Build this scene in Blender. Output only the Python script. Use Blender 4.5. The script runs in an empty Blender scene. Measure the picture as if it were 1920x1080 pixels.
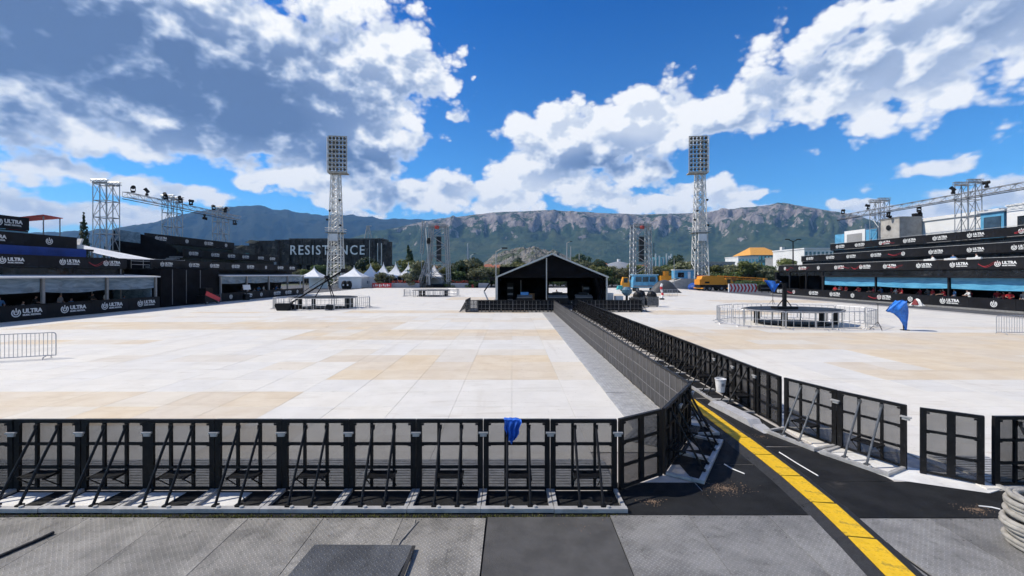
import bpy, math, random
from mathutils import Vector, Matrix, noise as mnoise
random.seed(7)
R = math.radians
SC = bpy.context.scene
COL = SC.collection

# ------------------------------------------------------------------ camera
CAM_H = 3.63                      # eye height on the stage lip
F = 806.0                         # focal length in pixels of a 1920 px wide picture
cd = bpy.data.cameras.new('camera'); cam = bpy.data.objects.new('camera', cd); COL.objects.link(cam)
cam.location = (0, 0, CAM_H); cam.rotation_euler = (R(90), 0, 0)
cd.sensor_width = 36; cd.lens = 36 * F / 1920; cd.shift_y = -25 / 1920
cd.clip_start = 0.1; cd.clip_end = 60000
SC.camera = cam

# ------------------------------------------------------------------ exposure
SC.view_settings.view_transform = 'Standard'; SC.view_settings.look = 'None'
SC.view_settings.exposure = 0.34; SC.view_settings.gamma = 1.0
SC.render.engine = 'CYCLES'
SC.cycles.use_denoising = True
SC.cycles.use_adaptive_sampling = True; SC.cycles.adaptive_threshold = 0.02; SC.cycles.adaptive_min_samples = 12
SC.cycles.max_bounces = 5; SC.cycles.transparent_max_bounces = 24
SC.cycles.volume_bounces = 0
SC.cycles.sample_clamp_indirect = 4

# ------------------------------------------------------------------ sun
SUN_DIR = Vector((-1.05, 0.13, 1.15)).normalized()      # towards the sun
sl = bpy.data.lights.new('sun', 'SUN'); sun = bpy.data.objects.new('sun', sl); COL.objects.link(sun)
sl.energy = 4.45; sl.angle = R(0.5); sl.color = (1.0, 0.935, 0.83)
sun.rotation_euler = SUN_DIR.to_track_quat('Z', 'Y').to_euler()
SUN_EL = math.asin(SUN_DIR.z); SUN_AZ = math.atan2(SUN_DIR.x, SUN_DIR.y)

# ------------------------------------------------------------------ world: Nishita sky with cumulus
world = bpy.data.worlds.new('World'); SC.world = world; world.use_nodes = True
SKY_STRENGTH = 0.085
def px_dir(x, y):                # direction of a point of the sky as azimuth, elevation
    u = (x - 960) / F; v = (515 - y) / F
    return math.atan(u), math.atan2(v, math.hypot(1, u))

class NT:
    def __init__(s, tree): s.t = tree; s.n = tree.nodes; s.l = tree.links
    def node(s, typ, **kw):
        n = s.n.new(typ)
        for k, v in kw.items(): setattr(n, k, v)
        return n
    def link(s, a, b): s.l.new(a, b)
    def put(s, sock, v):
        if hasattr(v, 'links') or isinstance(v, bpy.types.NodeSocket): s.l.new(v, sock)
        else: sock.default_value = v
    def math(s, op, a, b=None, c=None, clamp=False):
        n = s.n.new('ShaderNodeMath'); n.operation = op; n.use_clamp = clamp
        s.put(n.inputs[0], a)
        if b is not None: s.put(n.inputs[1], b)
        if c is not None: s.put(n.inputs[2], c)
        return n.outputs[0]
    def vmath(s, op, a, b=None, scale=None):
        n = s.n.new('ShaderNodeVectorMath'); n.operation = op
        s.put(n.inputs[0], a)
        if b is not None: s.put(n.inputs[1], b)
        if scale is not None: s.put(n.inputs['Scale'], scale)
        return n.outputs['Value' if op in ('LENGTH', 'DOT_PRODUCT') else 'Vector']
    def maprange(s, v, a, b, c=0.0, d=1.0, smooth=True):
        n = s.n.new('ShaderNodeMapRange'); n.interpolation_type = 'SMOOTHSTEP' if smooth else 'LINEAR'
        s.put(n.inputs['Value'], v); s.put(n.inputs['From Min'], a); s.put(n.inputs['From Max'], b)
        s.put(n.inputs['To Min'], c); s.put(n.inputs['To Max'], d)
        return n.outputs['Result']
    def noise(s, vec, scale, detail=4, rough=0.5, dist=0.0, color=False, lac=2.0):
        n = s.n.new('ShaderNodeTexNoise'); n.noise_dimensions = '3D'
        if vec is not None: s.l.new(vec, n.inputs['Vector'])
        n.inputs['Scale'].default_value = scale; n.inputs['Detail'].default_value = detail
        n.inputs['Roughness'].default_value = rough; n.inputs['Distortion'].default_value = dist
        n.inputs['Lacunarity'].default_value = lac
        return n.outputs['Color' if color else 'Fac']
    def voronoi(s, vec, scale, detail=0, rough=0.5, feature='F1', out='Distance'):
        n = s.n.new('ShaderNodeTexVoronoi'); n.feature = feature
        if vec is not None: s.l.new(vec, n.inputs['Vector'])
        n.inputs['Scale'].default_value = scale
        n.inputs['Detail'].default_value = detail; n.inputs['Roughness'].default_value = rough
        return n.outputs[out]
    def mix(s, fac, a, b, blend='MIX'):
        n = s.n.new('ShaderNodeMix'); n.data_type = 'RGBA'; n.blend_type = blend
        s.put(n.inputs[0], fac); s.put(n.inputs[6], a if not isinstance(a, tuple) else (*a[:3], 1))
        s.put(n.inputs[7], b if not isinstance(b, tuple) else (*b[:3], 1))
        return n.outputs[2]
    def ramp(s, fac, stops):
        n = s.n.new('ShaderNodeValToRGB'); s.l.new(fac, n.inputs[0])
        el = n.color_ramp.elements
        while len(el) < len(stops): el.new(0.5)
        for e, (p, c) in zip(el, stops): e.position = p; e.color = (*c[:3], 1) if isinstance(c, tuple) else (c, c, c, 1)
        return n.outputs[0]

# clouds of the sky: x, y, half width, half height, tilt in degrees, weight
CLOUDS = [(200, 70, 580, 165, 2, 1.25), (470, 170, 360, 170, 15, 1.2), (690, 140, 190, 135, -20, 1.0), (-250, 60, 500, 185, 0, 1.2),
          (620, 285, 230, 70, -3, .95), (350, 245, 260, 45, 5, .75), (640, 20, 140, 60, 0, .8), (790, 130, 90, 45, -15, .75),
          (60, 275, 170, 70, 12, .62), (40, 375, 110, 35, 5, .5), (330, 355, 110, 36, 4, .58), (180, 390, 160, 28, 0, .5),
          (560, 345, 130, 36, 6, .6), (700, 350, 170, 42, 4, .72), (830, 365, 140, 40, 0, .66), (480, 350, 60, 20, 0, .45),
          (1080, 290, 150, 85, -8, .95), (1220, 245, 150, 85, -18, .95), (1010, 350, 140, 55, 0, .66), (1200, 320, 140, 40, 0, .72),
          (1370, 205, 190, 75, -14, .95), (1560, 150, 230, 85, -14, 1.0), (1760, 90, 240, 100, -16, 1.05), (1950, 20, 260, 120, -10, 1.0),
          (1440, 70, 75, 35, -25, .5), (1560, 60, 120, 55, -20, .7), (1480, 215, 120, 25, -18, .55), (1800, 160, 120, 20, -18, .5),
          (1735, 298, 85, 24, -14, .6), (1800, 272, 40, 9, -12, .45), (1375, 365, 50, 42, -25, .72), (1425, 365, 34, 11, -15, .5), (1250, 385, 110, 22, 0, .55),
          (1120, 375, 110, 30, 0, .6), (850, 240, 46, 20, -8, .52), (800, 70, 14, 8, 0, .3), (900, 155, 14, 9, -30, .3),
          (1700, 395, 170, 30, -4, .5), (1850, 365, 120, 36, -8, .55), (1620, 372, 40, 12, 0, .3)]
CLOUDS = [(x, y, rx * (1.1 if y > 325 else 1), ry * (1.15 if y > 325 else 1), r, max(w, .74) if y > 325 else w) for x, y, rx, ry, r, w in CLOUDS]
CLOUDS += [(930, 385, 130, 26, 0, .8), (640, 380, 160, 24, 0, .7), (250, 330, 60, 20, 0, .6), (110, 300, 110, 30, 8, .75), (1310, 350, 60, 18, 0, .7), (1400, 395, 90, 14, 0, .7)]
# where the cloud mass is thick and its underside dark
DARKS = [(230, 95, 540, 150, 3, 1.3), (450, 180, 250, 105, 12, 1.25), (-200, 90, 420, 140, 0, 1.1), (650, 290, 170, 48, 0, .95), (560, 50, 130, 90, 0, .7), (720, 190, 120, 70, -20, .42),
         (1120, 320, 130, 42, 0, .75), (1250, 315, 110, 38, 0, .8), (760, 355, 90, 24, 0, .5), (1590, 130, 170, 50, -12, .42), (1420, 220, 140, 34, -12, .35), (1850, 70, 150, 50, -12, .4),
         (60, 280, 80, 24, 0, .45), (520, 315, 180, 22, 4, .5)]
def blob_max(t, vec, blobs):
    out = None
    for (x, y, rx, ry, tilt, w) in blobs:
        a, e = px_dir(x, y)
        m = t.node('ShaderNodeMapping', vector_type='TEXTURE')
        k = 1.0 / (1 + a * a) ** 0.5
        m.inputs['Location'].default_value = (a, e, 0); m.inputs['Rotation'].default_value = (0, 0, R(-tilt))
        m.inputs['Scale'].default_value = (1.10 * rx / F * k, 1.10 * ry / F * k, 1)
        if out is None: t.link(vec, m.inputs['Vector'])
        else:                                          # evaluate the blobs one after the other (keeps the shader stack short)
            cv = t.node('ShaderNodeVectorMath', operation='MULTIPLY_ADD')
            t.link(out, cv.inputs[0]); cv.inputs[1].default_value = (1e-12, 0, 0); t.link(vec, cv.inputs[2])
            t.link(cv.outputs[0], m.inputs['Vector'])
        ln = t.vmath('LENGTH', m.outputs[0])
        v = t.math('MULTIPLY_ADD', ln, -w, w)          # w * (1 - r)
        out = v if out is None else t.math('SMOOTH_MAX', out, v, 0.12)
    return out
def azel(t, vec):
    sx = t.node('ShaderNodeSeparateXYZ'); t.link(vec, sx.inputs[0])
    az = t.math('ARCTAN2', sx.outputs[0], sx.outputs[1]); el = t.math('ARCSINE', sx.outputs[2])
    cb = t.node('ShaderNodeCombineXYZ'); t.put(cb.inputs[0], az); t.put(cb.inputs[1], el)
    return cb.outputs[0], az, el
def cloud_relief(t, d, ae, wn):
    """billows: soft fractal noise plus inverted cells, in the direction d"""
    dv = t.vmath('MULTIPLY', d, (1, 1, 1.45))
    f = t.noise(dv, 4.6, 7.5, .60)
    b = t.voronoi(t.vmath('ADD', t.vmath('MULTIPLY', ae, (1, 1.45, 0)), t.vmath('SCALE', wn, scale=0.25)), 11.0, 3.0, .55)
    t.n[-1].voronoi_dimensions = '2D'
    return t.math('ADD', t.math('MULTIPLY_ADD', f, 2.3, -1.15), t.math('MULTIPLY_ADD', b, -1.1, 0.55))
def chain(t, after, vec):          # vec, evaluated after the value 'after'
    cv = t.node('ShaderNodeVectorMath', operation='MULTIPLY_ADD')
    t.link(after, cv.inputs[0]); cv.inputs[1].default_value = (1e-12, 0, 0); t.put(cv.inputs[2], vec)
    return cv.outputs[0]
def setup_world():
    t = NT(world.node_tree); t.n.clear()
    out = t.node('ShaderNodeOutputWorld'); bg = t.node('ShaderNodeBackground'); t.link(bg.outputs[0], out.inputs[0])
    sky = t.node('ShaderNodeTexSky'); sky.sky_type = 'NISHITA'; sky.sun_disc = False
    sky.sun_elevation = SUN_EL; sky.sun_rotation = SUN_AZ
    sky.altitude = 100; sky.air_density = 1.0; sky.dust_density = 0.0; sky.ozone_density = 2.5
    tc = t.node('ShaderNodeTexCoord'); d = t.vmath('NORMALIZE', tc.outputs['Generated'])
    ae, az, el = azel(t, d)
    tint = t.ramp(t.maprange(el, 0.0, 0.55, smooth=False), [(0.0, (.60, .88, 1.0)), (.30, (.24, .66, 1.0)), (1.0, (.03, .38, .84))])
    skc = t.vmath('SCALE', t.vmath('MULTIPLY', sky.outputs[0], tint), scale=1.55)
    warp = t.vmath('SCALE', t.vmath('SUBTRACT', t.noise(d, 3.6, 4, .52, 0, True), (.5, .5, .5)), scale=0.17)
    M = blob_max(t, t.vmath('ADD', ae, warp), CLOUDS)
    # the same broken cumulus goes on outside the frame
    fr = t.node('ShaderNodeMapping', vector_type='TEXTURE'); t.link(ae, fr.inputs['Vector'])
    fr.inputs['Location'].default_value = (0, 0.15, 0); fr.inputs['Scale'].default_value = (1.0, 0.52, 1)
    outside = t.maprange(t.vmath('LENGTH', fr.outputs[0]), 1.0, 1.35)
    gen = t.math('MULTIPLY_ADD', t.noise(t.vmath('MULTIPLY', d, (1, 1, 1.6)), 1.7, 2, .5), 4.0, -2.05)
    gen = t.math('ADD', gen, t.math('MULTIPLY_ADD', outside, 3.0, -3.0))
    M = t.math('ADD', t.math('MAXIMUM', M, t.math('MINIMUM', gen, 1.0)), 0.04)
    amp = t.maprange(M, 0.1, 0.9, 0.50, 0.36, False)
    n0 = cloud_relief(t, chain(t, M, d), ae, warp)
    D0 = t.math('MULTIPLY_ADD', n0, amp, M)
    n1 = cloud_relief(t, t.vmath('ADD', d, chain(t, D0, (-0.020, 0, 0.036))), t.vmath('ADD', ae, chain(t, D0, (-0.020, 0.036, 0))), warp)
    D1 = t.math('MULTIPLY_ADD', n1, amp, M)
    alpha = t.maprange(D0, 0.03, 0.27)
    dk = blob_max(t, t.vmath('ADD', ae, chain(t, D1, warp)), DARKS)
    dark = t.maprange(dk, -0.15, 1.0, smooth=False)
    streak = t.noise(t.vmath('MULTIPLY', d, (1, 1, 2.2)), 2.6, 5, .55, .6)
    under = t.maprange(D1, 0.25, 1.1)
    rel = t.math('MULTIPLY', t.math('SUBTRACT', n0, n1), -0.72)
    sh = t.math('ADD', t.math('MULTIPLY', under, 0.20), t.math('MULTIPLY', dark, 0.95))
    stk = t.math('MULTIPLY', t.math('MULTIPLY_ADD', streak, -0.9, 0.47), t.math('MULTIPLY_ADD', dark, 0.75, 0.45))
    sh = t.math('ADD', rel, t.math('ADD', sh, stk))
    sh = t.math('SMOOTH_MIN', sh, t.math('MULTIPLY_ADD', dark, 0.85, 0.30), 0.15)
    sh = t.math('MAXIMUM', sh, 0.0)
    sh = t.math('MULTIPLY', sh, t.maprange(D0, 0.0, 0.40))          # thin edges stay white
    col = t.ramp(sh, [(0.0, (.86, .86, .86)), (.20, (.67, .71, .775)), (.45, (.385, .46, .61)), (.75, (.165, .24, .41)), (1.0, (.098, .16, .31))])
    c2 = t.vmath('SCALE', col, scale=1 / SKY_STRENGTH)
    fin = t.mix(alpha, skc, c2)
    t.link(fin, bg.inputs['Color']); bg.inputs['Strength'].default_value = SKY_STRENGTH
setup_world()
world.cycles.sampling_method = 'NONE'

# ------------------------------------------------------------------ helpers
def new_mat(name):
    m = bpy.data.materials.new(name); m.use_nodes = True
    t = NT(m.node_tree); b = t.n['Principled BSDF']
    return m, t, b
MATS = {}
def mat(name, col, rough=.6, metal=0.0, var=.12, scale=6.0, bump=0.0, bscale=40.0, spec=0.5, objvar=0.0, trans=None, stain=None):
    """plain painted / metal / cloth surface with uneven colour and fine relief"""
    if name in MATS: return MATS[name]
    m, t, b = new_mat(name); MATS[name] = m
    tc = t.node('ShaderNodeTexCoord')
    n = t.noise(tc.outputs['Object'], scale, 5, .6)
    lo = tuple(c * (1 - var) for c in col); hi = tuple(min(1, c * (1 + var)) for c in col)
    c = t.mix(t.maprange(n, .3, .7), lo, hi)
    if stain:
        c = t.mix(t.maprange(t.noise(tc.outputs['Object'], stain[1], 6, .7), stain[2], stain[2] + .15, 0, stain[3]), c, stain[0])
    if objvar:
        oi = t.node('ShaderNodeObjectInfo')
        hs = t.node('ShaderNodeHueSaturation'); t.link(c, hs.inputs['Color'])
        t.put(hs.inputs['Value'], t.math('MULTIPLY_ADD', oi.outputs['Random'], 2 * objvar, 1 - objvar)); c = hs.outputs[0]
    t.link(c, b.inputs['Base Color'])
    t.put(b.inputs['Roughness'], t.maprange(t.noise(tc.outputs['Object'], scale * 2.3, 3, .5), .3, .7, max(.05, rough - .08), min(1, rough + .08)))
    b.inputs['Metallic'].default_value = metal; b.inputs['Specular IOR Level'].default_value = spec
    if bump:
        bp = t.node('ShaderNodeBump'); bp.inputs['Strength'].default_value = bump; bp.inputs['Distance'].default_value = .02
        t.link(t.noise(tc.outputs['Object'], bscale, 4, .6), bp.inputs['Height']); t.link(bp.outputs[0], b.inputs['Normal'])
    if trans is not None:                      # perforated or thin sheet: part of the light goes through
        tr = t.node('ShaderNodeBsdfTransparent'); mx = t.node('ShaderNodeMixShader')
        mx.inputs[0].default_value = trans
        t.link(b.outputs[0], mx.inputs[1]); t.link(tr.outputs[0], mx.inputs[2])
        t.link(mx.outputs[0], t.n['Material Output'].inputs['Surface'])
    return m

def link(o, parent=None):
    COL.objects.link(o)
    if parent is not None: o.parent = parent
    return o
def tag(o, label=None, cat=None, group=None, kind=None):
    if label: o['label'] = label
    if cat: o['category'] = cat
    if group: o['group'] = group
    if kind: o['kind'] = kind
    return o
def thing(name, label, cat, loc=(0, 0, 0), rz=0.0, group=None):
    o = bpy.data.objects.new(name, None); o.empty_display_size = .2
    o.location = loc; o.rotation_euler = (0, 0, rz)
    return tag(link(o), label, cat, group)
def copy_tree(o, parent=None, loc=None, rz=None, label=None):
    c = o.copy(); COL.objects.link(c)
    if parent is not None: c.parent = parent
    if loc is not None: c.location = loc
    if rz is not None: c.rotation_euler = (0, 0, rz)
    if label: c['label'] = label
    for ch in o.children: copy_tree(ch, c)
    return c

class MB:
    """collects boxes, bars, tubes and sheets; build() links them as ONE mesh object"""
    def __init__(s): s.v = []; s.f = []
    def add(s, vs, fs):
        k = len(s.v); s.v += [tuple(v) for v in vs]; s.f += [tuple(i + k for i in f) for f in fs]; return s
    def box(s, c, d, rot=None):
        x, y, z = (a / 2 for a in d); c = Vector(c)
        vs = [Vector((sx * x, sy * y, sz * z)) for sz in (-1, 1) for sy in (-1, 1) for sx in (-1, 1)]
        if rot is not None: vs = [rot @ v for v in vs]
        return s.add([v + c for v in vs], [(0, 2, 3, 1), (4, 5, 7, 6), (0, 1, 5, 4), (2, 6, 7, 3), (0, 4, 6, 2), (1, 3, 7, 5)])
    def bx(s, x0, x1, y0, y1, z0, z1):
        return s.box(((x0 + x1) / 2, (y0 + y1) / 2, (z0 + z1) / 2), (abs(x1 - x0), abs(y1 - y0), abs(z1 - z0)))
    def bar(s, p, q, w, h=None, up=(0, 0, 1)):
        p = Vector(p); q = Vector(q); d = q - p; L = d.length
        if L < 1e-6: return s
        z = d.normalized(); u = Vector(up)
        if abs(z.dot(u)) > .98: u = Vector((0, 1, 0))
        x = u.cross(z).normalized(); y = z.cross(x)
        return s.box((p + q) / 2, (w, h or w, L), Matrix((x, y, z)).transposed())
    def tube(s, p, q, r, n=6, r2=None, cap=True):
        p = Vector(p); q = Vector(q); z = (q - p).normalized(); u = Vector((0, 0, 1)) if abs(z.z) < .95 else Vector((1, 0, 0))
        x = u.cross(z).normalized(); y = z.cross(x); r2 = r if r2 is None else r2; vs = []
        for (c, rr) in ((p, r), (q, r2)):
            for i in range(n):
                a = 2 * math.pi * i / n; vs.append(c + x * math.cos(a) * rr + y * math.sin(a) * rr)
        fs = [(i, (i + 1) % n, n + (i + 1) % n, n + i) for i in range(n)]
        if cap: fs += [tuple(range(n))[::-1], tuple(range(n, 2 * n))]
        return s.add(vs, fs)
    def path(s, pts, r, n=6):
        for a, b in zip(pts, pts[1:]): s.tube(a, b, r, n)
        return s
    def lathe(s, prof, n=16, c=(0, 0, 0), cap=True):
        vs = []
        for (r, z) in prof:
            for i in range(n):
                a = 2 * math.pi * i / n; vs.append((c[0] + r * math.cos(a), c[1] + r * math.sin(a), c[2] + z))
        fs = []
        for k in range(len(prof) - 1):
            for i in range(n): fs.append((k * n + i, k * n + (i + 1) % n, (k + 1) * n + (i + 1) % n, (k + 1) * n + i))
        if cap: fs += [tuple(range(n))[::-1], tuple(range((len(prof) - 1) * n, len(prof) * n))]
        return s.add(vs, fs)
    def prism(s, poly, z0, z1):                # polygon in xy
        n = len(poly); vs = [(x, y, z0) for x, y in poly] + [(x, y, z1) for x, y in poly]
        return s.add(vs, [tuple(range(n))[::-1], tuple(range(n, 2 * n))] + [(i, (i + 1) % n, n + (i + 1) % n, n + i) for i in range(n)])
    def prism_y(s, poly, y0, y1):              # polygon in xz, pushed along y
        n = len(poly); vs = [(x, y0, z) for x, z in poly] + [(x, y1, z) for x, z in poly]
        return s.add(vs, [tuple(range(n)), tuple(range(n, 2 * n))[::-1]] + [(i, n + i, n + (i + 1) % n, (i + 1) % n) for i in range(n)])
    def sheet(s, P, nu, nv):                   # P(u, v) -> point
        vs = [P(i / nu, j / nv) for j in range(nv + 1) for i in range(nu + 1)]
        return s.add(vs, [(j * (nu + 1) + i, j * (nu + 1) + i + 1, (j + 1) * (nu + 1) + i + 1, (j + 1) * (nu + 1) + i) for j in range(nv) for i in range(nu)])
    def mesh(s, name, m, smooth=False):
        me = bpy.data.meshes.new(name); me.from_pydata(s.v, [], s.f)
        if m is not None: me.materials.append(m)
        if smooth: me.polygons.foreach_set('use_smooth', [True] * len(me.polygons))
        me.update(); return me
    def build(s, name, m, parent=None, smooth=False, loc=None, rz=None):
        o = bpy.data.objects.new(name, s.mesh(name, m, smooth))
        if loc is not None: o.location = loc
        if rz is not None: o.rotation_euler = (0, 0, rz)
        return link(o, parent)
def put(name, me, parent=None, loc=None, rz=None):
    o = bpy.data.objects.new(name, me)
    if loc is not None: o.location = loc
    if rz is not None: o.rotation_euler = (0, 0, rz)
    return link(o, parent)
def truss(mb, p, q, w, r=.03, bays=8, n=4, br=None):
    """square lattice truss between two points"""
    p = Vector(p); q = Vector(q); z = (q - p).normalized(); u = Vector((0, 0, 1)) if abs(z.z) < .9 else Vector((0, 1, 0))
    x = u.cross(z).normalized(); y = z.cross(x); h = w / 2; br = br or r * .7
    C = [x * a * h + y * b * h for a, b in ((-1, -1), (1, -1), (1, 1), (-1, 1))]
    for c in C: mb.tube(p + c, q + c, r, n)
    for k in range(bays):
        a = p.lerp(q, k / bays); b = p.lerp(q, (k + 1) / bays)
        for i in range(4):
            c0, c1 = C[i], C[(i + 1) % 4]
            if k % 2: c0, c1 = c1, c0
            mb.tube(a + c0, b + c1, br, 3, cap=False)
            if k % 2 == 0: mb.tube(a + C[i], a + C[(i + 1) % 4], br, 3, cap=False)
    return mb
ORD = ['first', 'second', 'third', 'fourth', 'fifth', 'sixth', 'seventh', 'eighth', 'ninth', 'tenth', 'eleventh', 'twelfth', 'thirteenth',
       'fourteenth', 'fifteenth', 'sixteenth', 'seventeenth', 'eighteenth', 'nineteenth']
def nth(i):                                    # 0 -> first
    if i < 19: return ORD[i]
    tens = {2: ('twenty', 'twentieth'), 3: ('thirty', 'thirtieth'), 4: ('forty', 'fortieth'), 5: ('fifty', 'fiftieth'), 6: ('sixty', 'sixtieth')}
    a, b = divmod(i + 1, 10)
    return tens[a][1] if b == 0 else tens[a][0] + '-' + ORD[b - 1]

# ------------------------------------------------------------------ ground, mountains, air
def fbm(x, y, z=0, o=5, H=1.0): return mnoise.fractal(Vector((x, y, z)), H, 2.0, o)
def mat_ground():
    m, t, b = new_mat('open_ground'); tc = t.node('ShaderNodeTexCoord'); P = tc.outputs['Object']
    n = t.noise(P, .006, 8, .62); n2 = t.noise(P, .05, 5, .6)
    c = t.ramp(n, [(.3, (.035, .055, .022)), (.47, (.06, .075, .035)), (.56, (.17, .15, .12)), (.7, (.26, .235, .21))])
    t.link(t.mix(t.maprange(n2, .4, .62), c, (.05, .065, .03)), b.inputs['Base Color']); b.inputs['Roughness'].default_value = .95
    return m
def mat_asphalt():
    m, t, b = new_mat('asphalt'); tc = t.node('ShaderNodeTexCoord'); P = tc.outputs['Object']
    n = t.noise(P, .35, 6, .6); n2 = t.noise(P, 30, 3, .6)
    c = t.ramp(n, [(.3, (.045, .046, .05)), (.7, (.10, .10, .105))])
    t.link(t.mix(.35, c, t.ramp(n2, [(.35, (.03, .03, .033)), (.7, (.15, .15, .15))])), b.inputs['Base Color']); b.inputs['Roughness'].default_value = .85
    return m
g = MB().sheet(lambda u, v: ((u - .5) * 44000, -6000 + v * 26000, -.06), 1, 1).build('ground', mat_ground()); tag(g, kind='structure')
g = MB().sheet(lambda u, v: (-75 + u * 165, -15 + v * 175, -.03), 1, 1).build('asphalt_yard', mat_asphalt()); tag(g, kind='structure')

def mat_mountain(name, rocky):
    m, t, b = new_mat(name)
    ge = t.node('ShaderNodeNewGeometry'); P = ge.outputs['Position']
    sp = t.node('ShaderNodeSeparateXYZ'); t.link(ge.outputs['Normal'], sp.inputs[0])
    pz = t.node('ShaderNodeSeparateXYZ'); t.link(P, pz.inputs[0])
    big = t.noise(P, .0032, 7, .62, .6); fine = t.noise(P, .022, 6, .65); stk = t.noise(t.vmath('MULTIPLY', P, (1, 1, .62)), .0125, 7, .70, 1.1)
    g_ = .95 if rocky else .20  # far mountain: cloud shadow painted in by darkening the forest colour
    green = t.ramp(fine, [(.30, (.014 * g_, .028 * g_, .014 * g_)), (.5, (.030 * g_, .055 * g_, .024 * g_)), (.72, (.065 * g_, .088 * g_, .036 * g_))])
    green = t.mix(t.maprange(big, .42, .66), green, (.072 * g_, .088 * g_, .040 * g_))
    rock = t.ramp(stk, [(.28, (.065, .056, .058)), (.45, (.18, .152, .145)), (.62, (.34, .295, .27)), (.8, (.46, .41, .37))])
    steep = t.maprange(sp.outputs[2], .80, .55)
    if rocky:
        hi = t.maprange(pz.outputs[2], 370, 560)
        k = t.math('ADD', t.math('MULTIPLY', hi, .62), t.math('MULTIPLY', steep, .42))
        k = t.math('ADD', k, t.math('MULTIPLY_ADD', stk, 2.3, -1.22)); k = t.math('ADD', k, t.math('MULTIPLY_ADD', big, 1.2, -.62))
        k = t.maprange(k, .38, .60)
    else:
        k = t.maprange(t.math('ADD', t.math('MULTIPLY', stk, 1.0), t.math('MULTIPLY', steep, .12)), .74, .86, 0, .5)
    t.link(t.mix(k, green, rock), b.inputs['Base Color']); b.inputs['Roughness'].default_value = .95; b.inputs['Specular IOR Level'].default_value = .1
    bp = t.node('ShaderNodeBump'); bp.inputs['Strength'].default_value = 1.0; bp.inputs['Distance'].default_value = 26
    t.link(t.math('ADD', fine, stk), bp.inputs['Height']); t.link(bp.outputs[0], b.inputs['Normal'])
    return m
def interp(tab, x):
    if x <= tab[0][0]: return tab[0][1]
    for (a, ya), (b_, yb) in zip(tab, tab[1:]):
        if x <= b_:
            k = (x - a) / (b_ - a); k = k * k * (3 - 2 * k) * .5 + k * .5
            return ya + (yb - ya) * k
    return tab[-1][1]
def mountain(name, sky, r0, r1, zb, x0, x1, nx, nt, prof, cliff, amp, seed, mt):
    """sky: image pixel x (as tan * F + 960) -> image pixel y (515 - tan * F) of the ridge as seen from the stadium"""
    vs = []; rows = nt + 4
    for i in range(nx + 1):
        px = x0 + (x1 - x0) * i / nx; u = (px - 960) / F; dirv = Vector((u, 1, 0)); k = dirv.length; dirv /= k
        H = (515 - interp(sky, px)) / F / k * r1 + CAM_H
        H *= 1 + .010 * fbm(px * .02, seed, 1, 5)
        spur = fbm(px * .006, seed + 4, 0, 3)
        for j in range(rows + 1):
            tt = j / nt
            if tt > 1: r = r1 + (tt - 1) * nt * 220; z = H * (1 - .05 * (j - nt))
            else:
                e = interp(prof, tt); r = r0 + (r1 - r0) * tt
                z = zb + (H - zb) * e
                w = math.exp(-((tt - cliff) / .17) ** 2) if cliff else .35
                rr = mnoise.ridged_multi_fractal(Vector((px * .022, tt * 2.2, seed)), .9, 2.1, 5, 1.0, 2.0) - 1.0
                r -= amp * w * rr
                edge = min(1, tt * 5) * min(1, (1 - tt) * 6)
                z += edge * (fbm(px * .012, tt * 5, seed, 6) * (H - zb) * .06 + spur * 25 * w)
                z += edge * w * (H - zb) * .05 * fbm(px * .06, tt * 14, seed + 9, 5)
            p = dirv * r; vs.append((p.x, p.y, z))
    n = rows + 1
    mb = MB(); mb.v = vs; mb.f = [(i * n + j, (i + 1) * n + j, (i + 1) * n + j + 1, i * n + j + 1) for i in range(nx) for j in range(rows)]
    o = mb.build(name, mt, smooth=True); return tag(o, kind='structure')
SKY_R = [(240, 514), (420, 498), (600, 462), (700, 436), (800, 415), (850, 407), (900, 402), (945, 397), (1040, 395), (1100, 397), (1140, 400), (1200, 402), (1290, 400), (1345, 397), (1395, 390),
         (1440, 385), (1468, 383), (1505, 387), (1560, 396), (1600, 403), (1640, 416), (1700, 440), (1800, 462), (2000, 480), (2600, 500)]
SKY_L = [(-900, 470), (-300, 455), (-100, 447), (100, 436), (200, 430), (270, 421), (330, 406), (390, 394), (440, 389), (480, 387), (530, 394), (590, 402), (660, 405), (720, 409), (790, 413), (850, 414), (930, 420), (1100, 440), (1400, 470)]
PR = [(0, 0), (.15, .07), (.35, .24), (.55, .44), (.66, .58), (.74, .76), (.84, .93), (1, 1)]
PL = [(0, 0), (.2, .12), (.5, .45), (.8, .82), (1, 1)]
mountain('rocky_mountain', SKY_R, 3100, 4800, -1, 240, 2500, 600, 90, PR, .72, 100, 3.3, mat_mountain('rocky_mountain', True))
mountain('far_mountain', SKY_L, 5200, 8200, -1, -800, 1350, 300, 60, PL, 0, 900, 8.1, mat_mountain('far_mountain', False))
hz = MB().bx(-15500, 15500, -300, 11900, -3, 1350).build('haze', None); tag(hz, kind='stuff')
hm = bpy.data.materials.new('haze_air'); hm.use_nodes = True; ht = hm.node_tree; ht.nodes.remove(ht.nodes['Principled BSDF'])
pv = ht.nodes.new('ShaderNodeVolumePrincipled'); pv.inputs['Color'].default_value = (.26, .56, 1.0, 1); pv.inputs['Density'].default_value = 6.2e-5; pv.inputs['Anisotropy'].default_value = 0.0
ht.links.new(pv.outputs[0], ht.nodes['Material Output'].inputs['Volume']); hz.data.materials.append(hm)

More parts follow.
